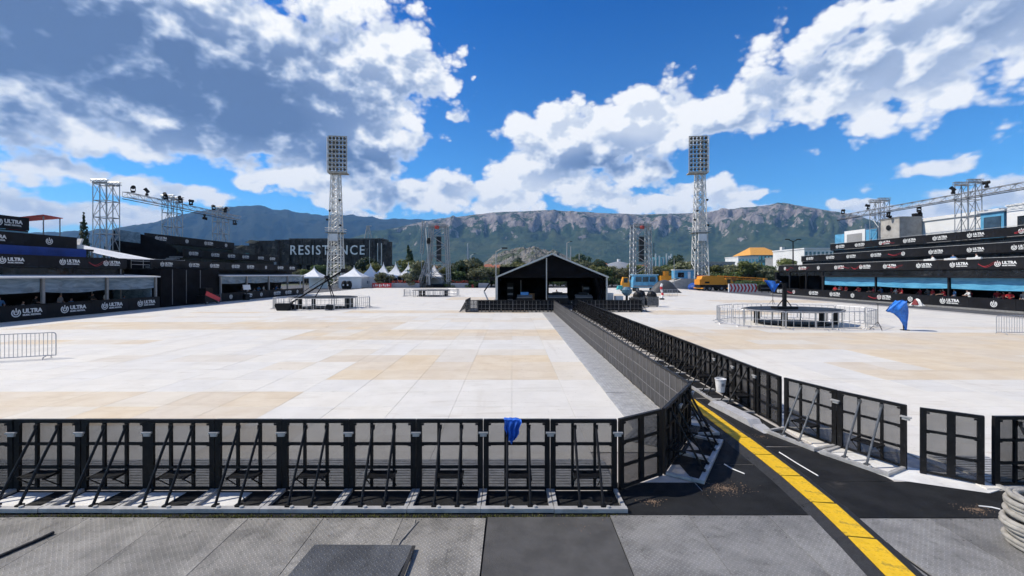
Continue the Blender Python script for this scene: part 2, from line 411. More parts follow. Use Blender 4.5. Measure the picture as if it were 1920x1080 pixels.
# ------------------------------------------------------------------ event floor of loose panels
PW, PD = 1.6, 1.5                              # panel size
BEIGE = [(-40, -7.0, 16.4, 21.1), (-8.5, 1.1, 28.0, 31.6), (-6.8, 1.1, 24.6, 28.0), (-12, 3.2, 37.6, 45.6), (-27, -19.4, 35.2, 39.4), (-33, -8, 45.6, 52.8),
         (6.4, 16.2, 32.6, 45.0), (16, 48, 29.5, 42), (13, 48, 24.6, 29.5), (12.5, 25, 62, 69), (-16, 1.5, 66, 70), (-30, -22, 64, 68), (28, 44, 88, 98), (-10, 3, 98, 110), (14, 30, 118, 128)]
PALE = [(1.1, 3.2, 24.6, 33.8), (-8.5, 3.2, 31.6, 34.0), (6.4, 16.2, 42, 47), (-20, 3, 52, 57), (16, 44, 45, 49), (-17, -9, 28, 31), (-38, -8, 57, 60)]
BEIGE = [(a, b, c * .62, d * .62) for a, b, c, d in BEIGE]; PALE = [(a, b, c * .62, d * .62) for a, b, c, d in PALE]
def mat_panel(name, a, b_, dirt):
    m, t, b = new_mat(name); tc = t.node('ShaderNodeTexCoord'); ge = t.node('ShaderNodeNewGeometry'); P = ge.outputs['Position']
    oi = t.node('ShaderNodeObjectInfo')
    rnd = t.math('FRACT', t.math('ADD', oi.outputs['Random'], ge.outputs['Random Per Island']))
    n = t.noise(P, .9, 6, .65); st = t.noise(t.vmath('MULTIPLY', P, (.35, 2.6, 1)), 1.1, 6, .7, .6)
    c = t.mix(t.maprange(n, .3, .7), a, b_)
    c = t.mix(t.maprange(st, .52, .72, 0, .48), c, dirt)                              # scuffs and dust
    big = t.noise(P, .11, 5, .6, .5); c = t.mix(t.maprange(big, .50, .70, 0, .34), c, tuple(.5 * x + .5 * y for x, y in zip(a, dirt)))   # broad soiling across panels
    trk = t.noise(t.vmath('MULTIPLY', P, (.9, .05, 1)), 1.3, 4, .6); c = t.mix(t.maprange(trk, .58, .68, 0, .20), c, dirt)             # tracks along the aisle
    sp = t.noise(P, 3.2, 5, .75)
    c = t.mix(t.maprange(sp, .62, .76, 0, .48), c, tuple(x * .5 for x in dirt))
    hs = t.node('ShaderNodeHueSaturation'); t.link(c, hs.inputs['Color']); t.put(hs.inputs['Value'], t.math('MULTIPLY_ADD', rnd, .06, .96))
    t.put(hs.inputs['Saturation'], t.math('MULTIPLY_ADD', rnd, .3, .85))
    t.link(hs.outputs[0], b.inputs['Base Color']); b.inputs['Roughness'].default_value = .62
    bp = t.node('ShaderNodeBump'); bp.inputs['Strength'].default_value = .25; bp.inputs['Distance'].default_value = .01
    t.link(t.noise(P, 45, 3, .6), bp.inputs['Height']); t.link(bp.outputs[0], b.inputs['Normal'])
    return m
MW = mat_panel('white_floor_panel', (.605, .572, .508), (.665, .632, .568), (.43, .375, .30))
MBG = mat_panel('beige_floor_panel', (.570, .468, .335), (.635, .548, .420), (.43, .33, .225))
MPL = mat_panel('pale_beige_floor_panel', (.585, .525, .43), (.64, .585, .495), (.46, .39, .30))
FX0, FX1, FY0, FY1 = -38.4, 43.2, 7.24, 117.4
floor_base = tag(MB().bx(FX0 - .05, FX1 + .05, FY0 - .02, FY1 + .05, -.028, .0).build('field_floor', mat('floor_underlay', (.42, .39, .36), .9)), kind='structure')
def panel_kind(x, y):
    for r in BEIGE:
        if r[0] <= x <= r[1] and r[2] <= y <= r[3]: return 1
    for r in PALE:
        if r[0] <= x <= r[1] and r[2] <= y <= r[3]: return 2
    return 0
cells = []
rp = random.Random(5)
nx = int((FX1 - FX0) / PW); ny = int((FY1 - FY0) / PD)
for j in range(ny):
    for i in range(nx):
        x = FX0 + (i + .5) * PW; y = FY0 + (j + .5) * PD
        if 4.1 < x < 6.3 and y < 41.5: continue                                         # the aisle has its own matting
        if 3 < x < 6.6 and y < 9.7: continue
        if 2 < x < 8 and y < 8: continue
        k = panel_kind(x, y)
        q = rp.random()
        if k == 0 and q < .02: k = 2
        elif k == 1 and q < .07: k = 2
        elif k == 2 and q < .15: k = 0
        cells.append((x, y, k))
def seen(c): return abs(c[0]) < c[1] * 1.2 + 1.6
cells.sort(key=lambda c: (not seen(c), c[1] + abs(c[0]) * .15))
def panel_mb(mb, x, y, z=.0):
    w = PW / 2 - .002; d = PD / 2 - .002; b = .004; h = .026
    vs = [(x + sx * w, y + sy * d, z) for sx, sy in ((-1, -1), (1, -1), (1, 1), (-1, 1))] + [(x + sx * w, y + sy * d, z + h - b) for sx, sy in ((-1, -1), (1, -1), (1, 1), (-1, 1))] + \
         [(x + sx * (w - b), y + sy * (d - b), z + h) for sx, sy in ((-1, -1), (1, -1), (1, 1), (-1, 1))]
    return mb.add(vs, [(0, 1, 5, 4), (1, 2, 6, 5), (2, 3, 7, 6), (3, 0, 4, 7), (4, 5, 9, 8), (5, 6, 10, 9), (6, 7, 11, 10), (7, 4, 8, 11), (8, 9, 10, 11)])
PM = [panel_mb(MB(), 0, 0).mesh('floor_panel', m) for m in (MW, MBG, MPL)]
for (x, y, k) in cells[:300]:
    o = put('floor_panel', PM[k], floor_base, (x, y, .001 + rp.uniform(-.0006, .002)))
rest = [MB(), MB(), MB()]
for (x, y, k) in cells[300:]: panel_mb(rest[k], x, y, .001 + rp.uniform(-.0006, .002))
for mb, m, nm in zip(rest, (MW, MBG, MPL), ('white_floor_panels', 'beige_floor_panels', 'pale_floor_panels')):
    tag(mb.build(nm, m, floor_base), kind='stuff')

# ------------------------------------------------------------------ work pit in front of the stage: rubber matting and steel plates
rubber = mat('black_rubber', (.013, .0135, .0145), .8, spec=.2, var=.35, scale=1.6, bump=.3, bscale=60, stain=((.10, .09, .08), 1.3, .60, .55))
pit = tag(MB().sheet(lambda u, v: (-14 + u * 30, 1 + v * 41, -.006), 1, 1).build('pit_floor', rubber), kind='structure')
def mat_tread(name, col, dark, wear):
    m, t, b = new_mat(name); ge = t.node('ShaderNodeNewGeometry'); P = ge.outputs['Position']
    sp = t.node('ShaderNodeSeparateXYZ'); t.link(P, sp.inputs[0])
    u = t.math('MULTIPLY', t.math('ADD', sp.outputs[0], sp.outputs[1]), 14.0); v = t.math('MULTIPLY', t.math('SUBTRACT', sp.outputs[0], sp.outputs[1]), 14.0)
    fu = t.math('ABSOLUTE', t.math('SUBTRACT', t.math('FRACT', u), .5)); fv = t.math('ABSOLUTE', t.math('SUBTRACT', t.math('FRACT', v), .5))
    par = t.math('MODULO', t.math('ADD', t.math('ADD', t.math('FLOOR', u), t.math('FLOOR', v)), 400), 2.0)
    d1 = t.math('MULTIPLY', t.maprange(fu, .38, .30), t.maprange(fv, .15, .06)); d2 = t.math('MULTIPLY', t.maprange(fv, .38, .30), t.maprange(fu, .15, .06))
    mk = t.math('ADD', t.math('MULTIPLY', d1, par), t.math('MULTIPLY', d2, t.math('SUBTRACT', 1.0, par)))
    n = t.noise(P, 1.7, 7, .65); n2 = t.noise(P, 9, 5, .7)
    oi = t.node('ShaderNodeObjectInfo')
    c = t.mix(t.maprange(n, .36, .64), dark, col); c = t.mix(t.maprange(n2, .52, .72, 0, .6), c, tuple(x * .5 for x in dark))
    c = t.mix(t.maprange(t.noise(P, .55, 6, .7, 1.2), .52, .66, 0, .55), c, tuple(x * 1.28 for x in col)); c = t.mix(t.maprange(t.noise(t.vmath('MULTIPLY', P, (1, .3, 1)), 2.4, 6, .75, 1.5), .60, .68, 0, .5), c, tuple(x * .42 for x in dark))
    c = t.mix(t.math('MULTIPLY', mk, t.maprange(n, .30, .62, .08, wear)), c, tuple(min(.7, x * 1.9) for x in col))
    hs = t.node('ShaderNodeHueSaturation'); t.link(c, hs.inputs['Color']); t.put(hs.inputs['Value'], t.math('MULTIPLY_ADD', oi.outputs['Random'], .36, .80))
    t.link(hs.outputs[0], b.inputs['Base Color']); b.inputs['Metallic'].default_value = .1; b.inputs['Specular IOR Level'].default_value = .3
    t.put(b.inputs['Roughness'], t.maprange(n2, .3, .7, .42, .62))
    bp = t.node('ShaderNodeBump'); bp.inputs['Strength'].default_value = .55; bp.inputs['Distance'].default_value = .006
    t.link(mk, bp.inputs['Height']); t.link(bp.outputs[0], b.inputs['Normal'])
    return m
tread = mat_tread('steel_tread_plate', (.285, .270, .242), (.185, .176, .158), .42)
tread_blue = mat_tread('steel_tread_plate_clean', (.255, .247, .232), (.178, .172, .162), .45)
dark_rubber = mat('worn_rubber', (.062, .060, .058), .85, var=.22, scale=2.2, bump=.35, bscale=90, stain=((.16, .15, .14), 14, .64, .5))
bolt_m = mat('bolt_dark', (.02, .02, .02), .6)
def plate(x0, x1, y0, y1, m, z=.012, skew=0.0, lip=False):
    rr = rp.uniform(-.0015, .0015); g = .004
    mb = MB().prism([(x0 + g, y0), (x1 - g, y0), (x1 - g + skew, y1), (x0 + g + skew, y1)], -.004, z)
    for k in (4, 5): pass
    o = mb.build('steel_plate', m, pit); o.location.z = rr
    bm_ = MB(); n = max(3, int((x1 - x0) / .19))
    for k in range(n): bm_.lathe([(.011, z + .0005), (.009, z + .003)], 6, (x0 + .07 + (x1 - x0 - .14) * k / (n - 1) + skew, y1 - .04 + rp.uniform(-.01, .01), 0))
    for k in range(5):
        for xx in (x0 + .05, x1 - .05):
            if rp.random() < .6: bm_.lathe([(.011, z + .0005), (.009, z + .003)], 6, (xx + skew * (k / 4), y0 + (y1 - y0) * (k + .4) / 5, 0))
    bm_.build('bolt_heads', bolt_m, o)
    if lip: MB().bx(x1 - .16, x1 + .01, y0, y1 - .02, z + .001, z + .006).build('lap_strip', m, o)
    return o
for a, b_, l in ((-9.9, -8.7, 0), (-8.7, -7.5, 0), (-7.5, -6.3, 0), (-6.3, -5.12, 0), (-5.12, -3.92, 1), (-3.92, -2.8, 0), (-2.8, -1.62, 0), (-1.62, -.40, 1)):
    plate(a, b_, 2.0, 6.40 + rp.uniform(-.02, .02), tread, lip=bool(l))
MB().prism([(-.40, 2.0), (1.46, 2.0), (1.46, 6.43), (-.36, 6.42)], -.004, .010).build('rubber_mat', dark_rubber, pit)
for a, b_ in ((1.47, 2.65), (2.65, 3.83), (3.83, 5.0)): plate(a, b_, 2.0, 6.46, tread_blue)
for a, b_ in ((5.05, 6.2), (6.2, 7.4), (7.4, 8.6), (8.6, 9.8)): plate(a, b_, 2.0, 6.38, tread_blue)
# rubber mats behind the plates, each its own piece
for (x0, x1, y0, y1, z) in ((1.60, 3.2, 6.48, 7.5, .004), (3.2, 4.80, 6.48, 8.2, .006), (5.15, 7.9, 6.40, 7.52, .010), (5.2, 6.7, 7.53, 9.05, .005), (5.2, 6.3, 9.08, 10.9, .007),
                            (2.9, 4.80, 8.21, 8.9, .003), (3.9, 4.85, 8.9, 10.8, .004), (4.05, 6.3, 10.92, 12.6, .004), (4.05, 6.3, 12.63, 14.9, .005), (4.05, 6.3, 14.93, 18, .004), (-8.9, 1.5, 6.56, 7.17, .004)):
    MB().prism([(x0, y0), (x1, y0 + rp.uniform(-.02, .02)), (x1 + rp.uniform(-.03, .03), y1), (x0, y1)], -.004, z).build('rubber_mat', rubber, pit)
white_sheet = mat('white_floor_sheet', (.66, .65, .62), .6, var=.1, scale=2, stain=((.4, .36, .3), 3, .55, .5))
MB().prism([(6.15, 9.0), (6.75, 7.6), (7.9, 7.12), (8.6, 7.38), (7.5, 8.06), (6.75, 9.4)], -.004, .012).build('white_board', white_sheet, pit)
for x in (-8.3, -7.2, -6.1, -5.0): MB().prism([(x + .05, 6.62), (x + .62, 6.62), (x + .68, 7.15), (x + .10, 7.15)], -.004, .009).build('white_board', white_sheet, pit)

# ------------------------------------------------------------------ crowd barricade units
black_steel = mat('black_barrier_steel', (.009, .009, .010), .5, .1, spec=.25, var=.3, scale=9, stain=((.15, .145, .14), 22, .60, .55))
worn_steel = mat('worn_brace_steel', (.13, .135, .14), .45, .6, var=.25, scale=9)
alu = mat('barrier_aluminium', (.40, .395, .385), .5, .25, var=.18, scale=5, stain=((.16, .15, .14), 7, .56, .6))
def mat_perf():
    m, t, b = new_mat('perforated_sheet'); tc = t.node('ShaderNodeTexCoord')
    n = t.noise(tc.outputs['Object'], 2.5, 5, .65)
    t.link(t.mix(t.maprange(n, .3, .7), (.050, .0475, .047), (.075, .071, .070)), b.inputs['Base Color']); b.inputs['Roughness'].default_value = .55; b.inputs['Metallic'].default_value = .2
    tr = t.node('ShaderNodeBsdfTransparent'); mx = t.node('ShaderNodeMixShader')
    lw = t.node('ShaderNodeLayerWeight'); lw.inputs[0].default_value = .5                # holes close up at a slant
    t.put(mx.inputs[0], t.maprange(lw.outputs['Facing'], .12, .80, .54, .03))
    t.link(b.outputs[0], mx.inputs[1]); t.link(tr.outputs[0], mx.inputs[2]); t.link(mx.outputs[0], t.n['Material Output'].inputs['Surface'])
    return m
perf = mat_perf()
seam_m = mat('sheet_seam', (.20, .195, .195), .5, .2)
UL = 1.12
def barrier_meshes(L, cols=3):
    D = {}
    e = L - .003
    f = MB()
    for x in (.046, e - .046): f.bx(x - .044, x + .044, -.025, .025, .02, 1.19)
    xs = [e * k / cols for k in range(1, cols)]
    for x in xs: f.bx(x - .022, x + .022, -.02, .02, .08, 1.16)
    if cols == 2:
        f.bx(xs[0] - .055, xs[0] + .055, -.022, .018, .08, 1.16)
    for z in (.055, .41, .80): f.bx(.06, e - .06, -.017, .017, z - .022, z + .022)
    f.bx(.005, e - .005, -.03, .03, 1.155, 1.21)
    for x in (.10, e - .10):
        for z in (1.13, .78, .43): f.bx(x - .03, x + .03, -.031, -.022, z - .012, z + .02)
    D['frame'] = f.mesh('frame', black_steel)
    D['cover'] = MB().bx(.012, e - .012, .027, .031, .16, 1.15).mesh('fabric_cover', mat('black_cover', (.010, .010, .011), .8, spec=.1, var=.3))
    D['sheet'] = MB().bx(.012, e - .012, .027, .031, .05, 1.15).mesh('perforated_sheet', perf)
    s = MB()
    for x in [.014] + xs + [e - .014]: s.bx(x - .008, x + .008, .0315, .036, .05, 1.15)
    for z in (.41, .80): s.bx(.012, e - .012, .0315, .035, z - .008, z + .008)
    D['seam'] = s.mesh('seam_strip', seam_m)
    xb = (e * .36, e * .68)
    for nm, mm in (('brace', black_steel), ('brace_worn', worn_steel)):
        D[nm] = MB().tube((0, -.03, 1.10), (0, -.60, .085), .021, 8).bx(-.04, .04, -.63, -.55, .075, .10).bx(-.03, .03, -.06, -.025, 1.06, 1.13).mesh('brace', mm)
    D['xb'] = xb
    b = MB().bx(0.004, e, -.675, -.585, .012, .075)
    for x in (.035, e - .035): b.bx(x - .03, x + .03, -.582, -.03, .012, .062)
    for x in xb: b.lathe([(.035, .0752), (.028, .098)], 8, (x + .07, -.63, 0))
    D['base'] = b.mesh('base_frame', alu)
    t = MB()
    for k in range(11): t.bx(.006, e, .06 + k * .1, .06 + k * .1 + .07, .030, .056)
    t.bx(.008, e - .002, .055, 1.16, .028, .045)
    D['tread'] = t.mesh('tread_plate', alu)
    st = MB()
    x0, x1 = xb[0] - .03, xb[1] + .03
    for k in range(6): st.bx(x0 + .02, x1 - .02, -.28 + k * .045, -.28 + k * .045 + .03, .345, .365)
    for x in (x0, x1): st.bx(x - .012, x + .012, -.30, -.02, .33, .37)
    st.tube((x0, -.28, .34), (x0, -.03, .12), .01, 5).tube((x1, -.28, .34), (x1, -.03, .12), .01, 5)
    D['step'] = st.mesh('step', black_steel)
    D['clamp'] = MB().bx(e - .075, e + .085, -.075, -.028, .985, 1.012).bx(e - .05, e + .06, -.06, -.026, .94, .984).mesh('clamp', alu)
    D['L'] = L
    return D
BM = {}
def barrier(name, label, group, p, rz, L=UL, cols=3, braces=True, tread=True, worn=False, step=True, clamp=True, base=True, cat='barricade', cover=False):
    key = (round(L, 3), cols)
    if key not in BM: BM[key] = barrier_meshes(L, cols)
    D = BM[key]
    t = thing(name, label, cat, p, rz, group); t.rotation_euler[0] = rp.uniform(-.010, .010); t.location[1] += rp.uniform(-.006, .006)
    put('frame', D['frame'], t); sh = put('fabric_cover' if cover else 'perforated_sheet', D['cover' if cover else 'sheet'], t); put('seam_strip', D['seam'], sh)
    if braces:
        for x in D['xb']: put('brace', D['brace_worn' if worn else 'brace'], t, (x, 0, 0))
    if base: put('base_frame', D['base'], t)
    if tread: put('tread_plate', D['tread'], t)
    if step and braces: put('step', D['step'], t)
    if clamp: put('clamp', D['clamp'], t)
    return t
def to(p, q): return math.atan2(q[1] - p[1], q[0] - p[0]), math.hypot(q[0] - p[0], q[1] - p[1])
for k in range(11):
    x = 1.76 - UL * (k + 1)
    lab = 'black mesh barricade of the front row with the blue cloth on its top rail' if k == 1 else f'{nth(k)} black mesh barricade from the right end of the front row'
    barrier('crowd_barricade', lab, 'barricades of the front row', (x, 7.2, 0), rp.uniform(-.004, .004))
# the corner
a, L = to((1.80, 7.21), (2.70, 7.75))
barrier('barricade_gate', 'narrow two-column barricade gate panel closing the corner right of the front row', None, (1.80, 7.21, 0), a, L, 2, braces=False, tread=False, base=False, clamp=False, cat='gate')
a, L = to((2.75, 7.78), (4.0, 9.65)); dx, dy = math.cos(a), math.sin(a)
for k in range(2):
    s_ = L / 2
    barrier('crowd_barricade', f'{("nearer", "farther")[k]} of two dark barricades slanting from the gate to the aisle wall', 'slanting corner barricades', (2.75 + dx * s_ * k, 7.78 + dy * s_ * k, 0), a, s_, 3, tread=(k != 0))
NL = 28
for k in range(NL):
    barrier('crowd_barricade', f'grey mesh barricade in the left aisle wall, {nth(k)} from its near end', 'barricades of the left aisle wall', (4.0, 9.67 + UL * k, 0), R(90) + rp.uniform(-.004, .004), clamp=False)
NR = 27
for k in range(NR):
    barrier('crowd_barricade', f'black braced barricade in the right aisle wall, {nth(k)} from its near end', 'barricades of the right aisle wall', (6.36, 11.2 + UL * (k + 1), 0), R(-90) + rp.uniform(-.006, .006), clamp=(k < 3))
barrier('barricade_gate', 'narrow dark two-column gate panel at the near end of the right aisle wall', None, (6.37, 11.16, 0), R(-89), .94, 2, braces=False, tread=False, base=False, clamp=False, cat='gate')
pts = [(6.42, 10.13), (6.82, 9.0), (7.34, 7.96)]
for k in range(2):
    a, L = to(pts[k], pts[k + 1])
    barrier('crowd_barricade', ('barricade with two worn grey braces next to the aisle gate panel, right side', 'barricade with two worn grey braces next to the detached right gate panel')[k], 'worn barricades on the right',
            (pts[k][0], pts[k][1], 0), a, L - .02, 3, worn=True, tread=False)
a, L = to((7.44, 7.84), (8.10, 7.36))
barrier('barricade_gate', 'two-column barricade gate panel standing free between gaps at the right', None, (7.44, 7.84, 0), a, L, 2, braces=False, tread=False, base=False, clamp=False, cat='gate')
barrier('crowd_barricade', 'black barricade cut by the right picture edge behind the rope coil', None, (8.24, 7.36, 0), 0, tread=True)

# ------------------------------------------------------------------ lettering and emblems
def text_mesh(body, size, name, m, bold=.0, ext=.01, spacing=1.0):
    cu = bpy.data.curves.new(name, 'FONT'); cu.body = body; cu.size = size; cu.extrude = ext; cu.offset = bold; cu.space_character = spacing
    cu.align_x = 'LEFT'; cu.resolution_u = 3
    o = bpy.data.objects.new(name, cu); COL.objects.link(o)
    me = bpy.data.meshes.new_from_object(o.evaluated_get(bpy.context.evaluated_depsgraph_get()))
    bpy.data.objects.remove(o); bpy.data.curves.remove(cu)
    vs = [(v.co.x, -v.co.z, v.co.y) for v in me.vertices]; fs = [tuple(p.vertices) for p in me.polygons]
    bpy.data.meshes.remove(me)
    return vs, fs
white_print = mat('white_print', (.72, .72, .70), .6, var=.08)
red_print = mat('red_print', (.34, .02, .03), .6, var=.1)
def emblem(mb, cx, cz, r):
    """open ring holding a round-bottomed U with a bar through its opening"""
    def arc(r0, r1, a0, a1, n=18):
        vs = []; 
        for k in range(n + 1):
            a = R(a0 + (a1 - a0) * k / n)
            for rr in (r0, r1):
                for y in (-.012, .0): vs.append((cx + rr * math.cos(a), y, cz + rr * math.sin(a)))
        fs = []
        for k in range(n):
            b = k * 4; fs += [(b, b + 4, b + 6, b + 2), (b + 2, b + 6, b + 7, b + 3), (b, b + 1, b + 5, b + 4)]
        mb.add(vs, fs)
    arc(r * .78, r, 125, 415)                       # ring open at the top
    arc(r * .30, r * .55, 180, 360, 10)             # bowl of the U
    for s in (-1, 1): mb.bx(cx + s * r * .425 - r * .125, cx + s * r * .425 + r * .125, -.012, 0, cz, cz + r * .55)
    mb.bx(cx - r * .1, cx + r * .1, -.012, 0, cz + r * .1, cz + r * 1.1)
LOGO = MB(); emblem(LOGO, .36, 0, .36)
v_, f_ = text_mesh('ULTRA', .50, 't', None, .018); LOGO.add([(x + .85, y, z - .04) for x, y, z in v_], f_)
v_, f_ = text_mesh('MUSIC FESTIVAL', .20, 't', None, .008); LOGO.add([(x + .86, y, z - .29) for x, y, z in v_], f_)
LOGO_ME = LOGO.mesh('logo', white_print)
EMB = MB(); emblem(EMB, 0, 0, .36); EMB_ME = EMB.mesh('emblem', white_print)
def swirl_mesh(seed):
    rr = random.Random(seed); mb = MB(); a, b_, c = rr.uniform(.1, .25), rr.uniform(1, 2.5), rr.uniform(0, 6)
    for off in (0, .09):
        mb.sheet(lambda u, v: (u * 2.2, -.012, a * math.sin(b_ * u * 3 + c + off * 4) + off + (v - .5) * .05 * (1.2 - u)), 18, 1)
    return mb.mesh('red_swirl', red_print)
SWIRL = [swirl_mesh(k) for k in range(4)]

# ------------------------------------------------------------------ people
skin_m = mat('skin', (.36, .21, .15), .6); hair_m = mat('hair_dark', (.02, .015, .012), .7)
def person_mesh(pose, shirt, trousers):
    if pose == 'sit':
        J = dict(pelvis=(0, 0, .50), chest=(0, .04, .95), neck=(0, .03, 1.08), head=(0, -.01, 1.22), crown=(0, 0, 1.33),
                 ls=(-.19, .03, 1.0), le=(-.25, -.08, .76), lw=(-.16, -.30, .68), rs=(.19, .03, 1.0), re=(.26, -.06, .77), rw=(.12, -.30, .74),
                 lh=(-.10, 0, .49), lk=(-.13, -.43, .50), la=(-.13, -.42, .08), lf=(-.13, -.56, .04), rh=(.10, 0, .49), rk=(.14, -.42, .51), ra=(.15, -.47, .08), rf=(.15, -.61, .04))
    elif pose == 'lean':
        J = dict(pelvis=(0, 0, .92), chest=(0, -.10, 1.30), neck=(0, -.17, 1.45), head=(0, -.22, 1.57), crown=(0, -.23, 1.68),
                 ls=(-.2, -.11, 1.36), le=(-.27, -.30, 1.14), lw=(-.14, -.50, 1.12), rs=(.2, -.11, 1.36), re=(.28, -.28, 1.13), rw=(.12, -.50, 1.10),
                 lh=(-.1, 0, .90), lk=(-.12, -.03, .48), la=(-.12, .06, .08), lf=(-.12, -.10, .04), rh=(.1, 0, .90), rk=(.13, -.06, .48), ra=(.14, .02, .08), rf=(.15, -.15, .04))
    else:
        J = dict(pelvis=(0, 0, .95), chest=(0, 0, 1.34), neck=(0, 0, 1.48), head=(0, -.03, 1.60), crown=(0, -.02, 1.71),
                 ls=(-.2, 0, 1.40), le=(-.27, .02, 1.12), lw=(-.25, -.10, .88), rs=(.2, 0, 1.40), re=(.29, .0, 1.13), rw=(.22, -.22, 1.0),
                 lh=(-.1, 0, .92), lk=(-.12, -.02, .5), la=(-.13, .03, .08), lf=(-.14, -.12, .04), rh=(.1, 0, .92), rk=(.15, -.06, .5), ra=(.18, .0, .08), rf=(.2, -.15, .04))
    J['lp'] = tuple(Vector(J['lw']) + (Vector(J['lw']) - Vector(J['le'])).normalized() * .14); J['rp'] = tuple(Vector(J['rw']) + (Vector(J['rw']) - Vector(J['re'])).normalized() * .14)
    E = [('pelvis', 'chest'), ('chest', 'neck'), ('neck', 'head'), ('head', 'crown'), ('chest', 'ls'), ('ls', 'le'), ('le', 'lw'), ('lw', 'lp'), ('chest', 'rs'), ('rs', 're'), ('re', 'rw'), ('rw', 'rp'),
         ('pelvis', 'lh'), ('lh', 'lk'), ('lk', 'la'), ('la', 'lf'), ('pelvis', 'rh'), ('rh', 'rk'), ('rk', 'ra'), ('ra', 'rf')]
    RAD = dict(pelvis=.145, chest=.155, neck=.06, head=.098, crown=.075, ls=.075, le=.048, lw=.034, lp=.03, rs=.075, re=.048, rw=.034, rp=.03, lh=.095, lk=.062, la=.042, lf=.04, rh=.095, rk=.062, ra=.042, rf=.04)
    K = list(J); me = bpy.data.meshes.new('body'); me.from_pydata([J[k] for k in K], [(K.index(a), K.index(b_)) for a, b_ in E], [])
    o = bpy.data.objects.new('body', me); COL.objects.link(o)
    sk = o.modifiers.new('s', 'SKIN'); me.skin_vertices.data if hasattr(me.skin_vertices, 'data') else None
    if not me.skin_vertices:
        bpy.context.view_layer.objects.active = o; bpy.ops.mesh.customdata_skin_add() if not me.skin_vertices else None
    for i, k in enumerate(K):
        me.skin_vertices[0].data[i].radius = (RAD[k], RAD[k] * (.78 if k in ('pelvis', 'chest') else 1)); me.skin_vertices[0].data[i].use_root = (k == 'pelvis')
    o.modifiers.new('u', 'SUBSURF').levels = 1
    ev = bpy.data.meshes.new_from_object(o.evaluated_get(bpy.context.evaluated_depsgraph_get()))
    bpy.data.objects.remove(o)
    for m in (shirt, trousers, skin_m, hair_m): ev.materials.append(m)
    for p in ev.polygons:
        c = p.center; best = min(E, key=lambda e: ((c - (Vector(J[e[0]]) + Vector(J[e[1]])) / 2).length - .35 * (Vector(J[e[0]]) - Vector(J[e[1]])).length))
        n = {best[0], best[1]}; hd = Vector(J['head'])
        if c.z > J['neck'][2] + .01: p.material_index = 3 if (c.z > hd.z + .045 or (c.y > hd.y + .03 and c.z > hd.z - .05)) else 2
        elif n & {'lp', 'rp'} or n in ({'le', 'lw'}, {'re', 'rw'}): p.material_index = 2
        elif n & {'la', 'ra', 'lk', 'rk', 'lf', 'rf'} or n in ({'pelvis', 'lh'}, {'pelvis', 'rh'}) or (pose != 'sit' and c.z < J['pelvis'][2] - .02): p.material_index = 1
        else: p.material_index = 0
        p.use_smooth = True
    return ev
cloth = {'red': mat('red_shirt', (.42, .02, .025), .8), 'blue': mat('blue_shirt', (.05, .16, .36), .8), 'white': mat('white_shirt', (.62, .62, .60), .8), 'black': mat('black_shirt', (.015, .015, .018), .8),
         'grey': mat('grey_shirt', (.2, .2, .21), .8), 'dark': mat('dark_trousers', (.02, .022, .03), .8), 'jeans': mat('jeans', (.05, .075, .13), .8)}
PEOPLE = {}
def person(label, loc, rz, pose='stand', shirt='red', trousers='dark', group=None):
    k = (pose, shirt, trousers)
    if k not in PEOPLE: PEOPLE[k] = person_mesh(pose, cloth[shirt], cloth[trousers])
    o = put('person', PEOPLE[k], None, loc, rz); return tag(o, label, 'person', group)

# ------------------------------------------------------------------ terrace stands along both sides
board_m = mat('black_board', (.012, .012, .014), .55, var=.3, scale=.7, spec=.15, stain=((.06, .06, .065), 1.2, .6, .4))
fabric_m = mat('black_fabric', (.008, .008, .010), .85, var=.3, scale=.8, spec=.1, bump=.5, bscale=3)
deck_m = mat('stand_deck', (.02, .02, .022), .8, spec=.15); grey_trim = mat('grey_trim', (.22, .22, .225), .6, .2)
awn_top = mat('awning_white', (.66, .66, .65), .6, var=.1, scale=.6)
def mat_film(name, a, b_, tr, rough=.25):
    m, t, b = new_mat(name); tc = t.node('ShaderNodeTexCoord'); P = tc.outputs['Object']
    n = t.noise(t.vmath('MULTIPLY', P, (1, .35, 1.6)), 1.5, 6, .62, 1.0)
    t.link(t.mix(t.maprange(n, .3, .7), a, b_), b.inputs['Base Color']); b.inputs['Roughness'].default_value = rough
    bp = t.node('ShaderNodeBump'); bp.inputs['Strength'].default_value = .6; bp.inputs['Distance'].default_value = .12
    t.link(n, bp.inputs['Height']); t.link(bp.outputs[0], b.inputs['Normal'])
    x = t.node('ShaderNodeBsdfTransparent'); mx = t.node('ShaderNodeMixShader'); mx.inputs[0].default_value = tr
    t.link(b.outputs[0], mx.inputs[1]); t.link(x.outputs[0], mx.inputs[2]); t.link(mx.outputs[0], t.n['Material Output'].inputs['Surface'])
    return m
film_grey = mat_film('clear_grey_curtain', (.09, .15, .21), (.22, .31, .40), .20)
film_blue = mat_film('blue_curtain', (.06, .28, .47), (.13, .42, .62), .10, .35)
blue_m = mat('royal_blue_banner', (.012, .045, .24), .6, var=.25, scale=.5); pale_blue = mat('pale_blue_panel', (.22, .42, .54), .5)
glass_dark = mat('dark_glass', (.012, .014, .017), .12, var=.4, scale=1.0)
rs = random.Random(21)
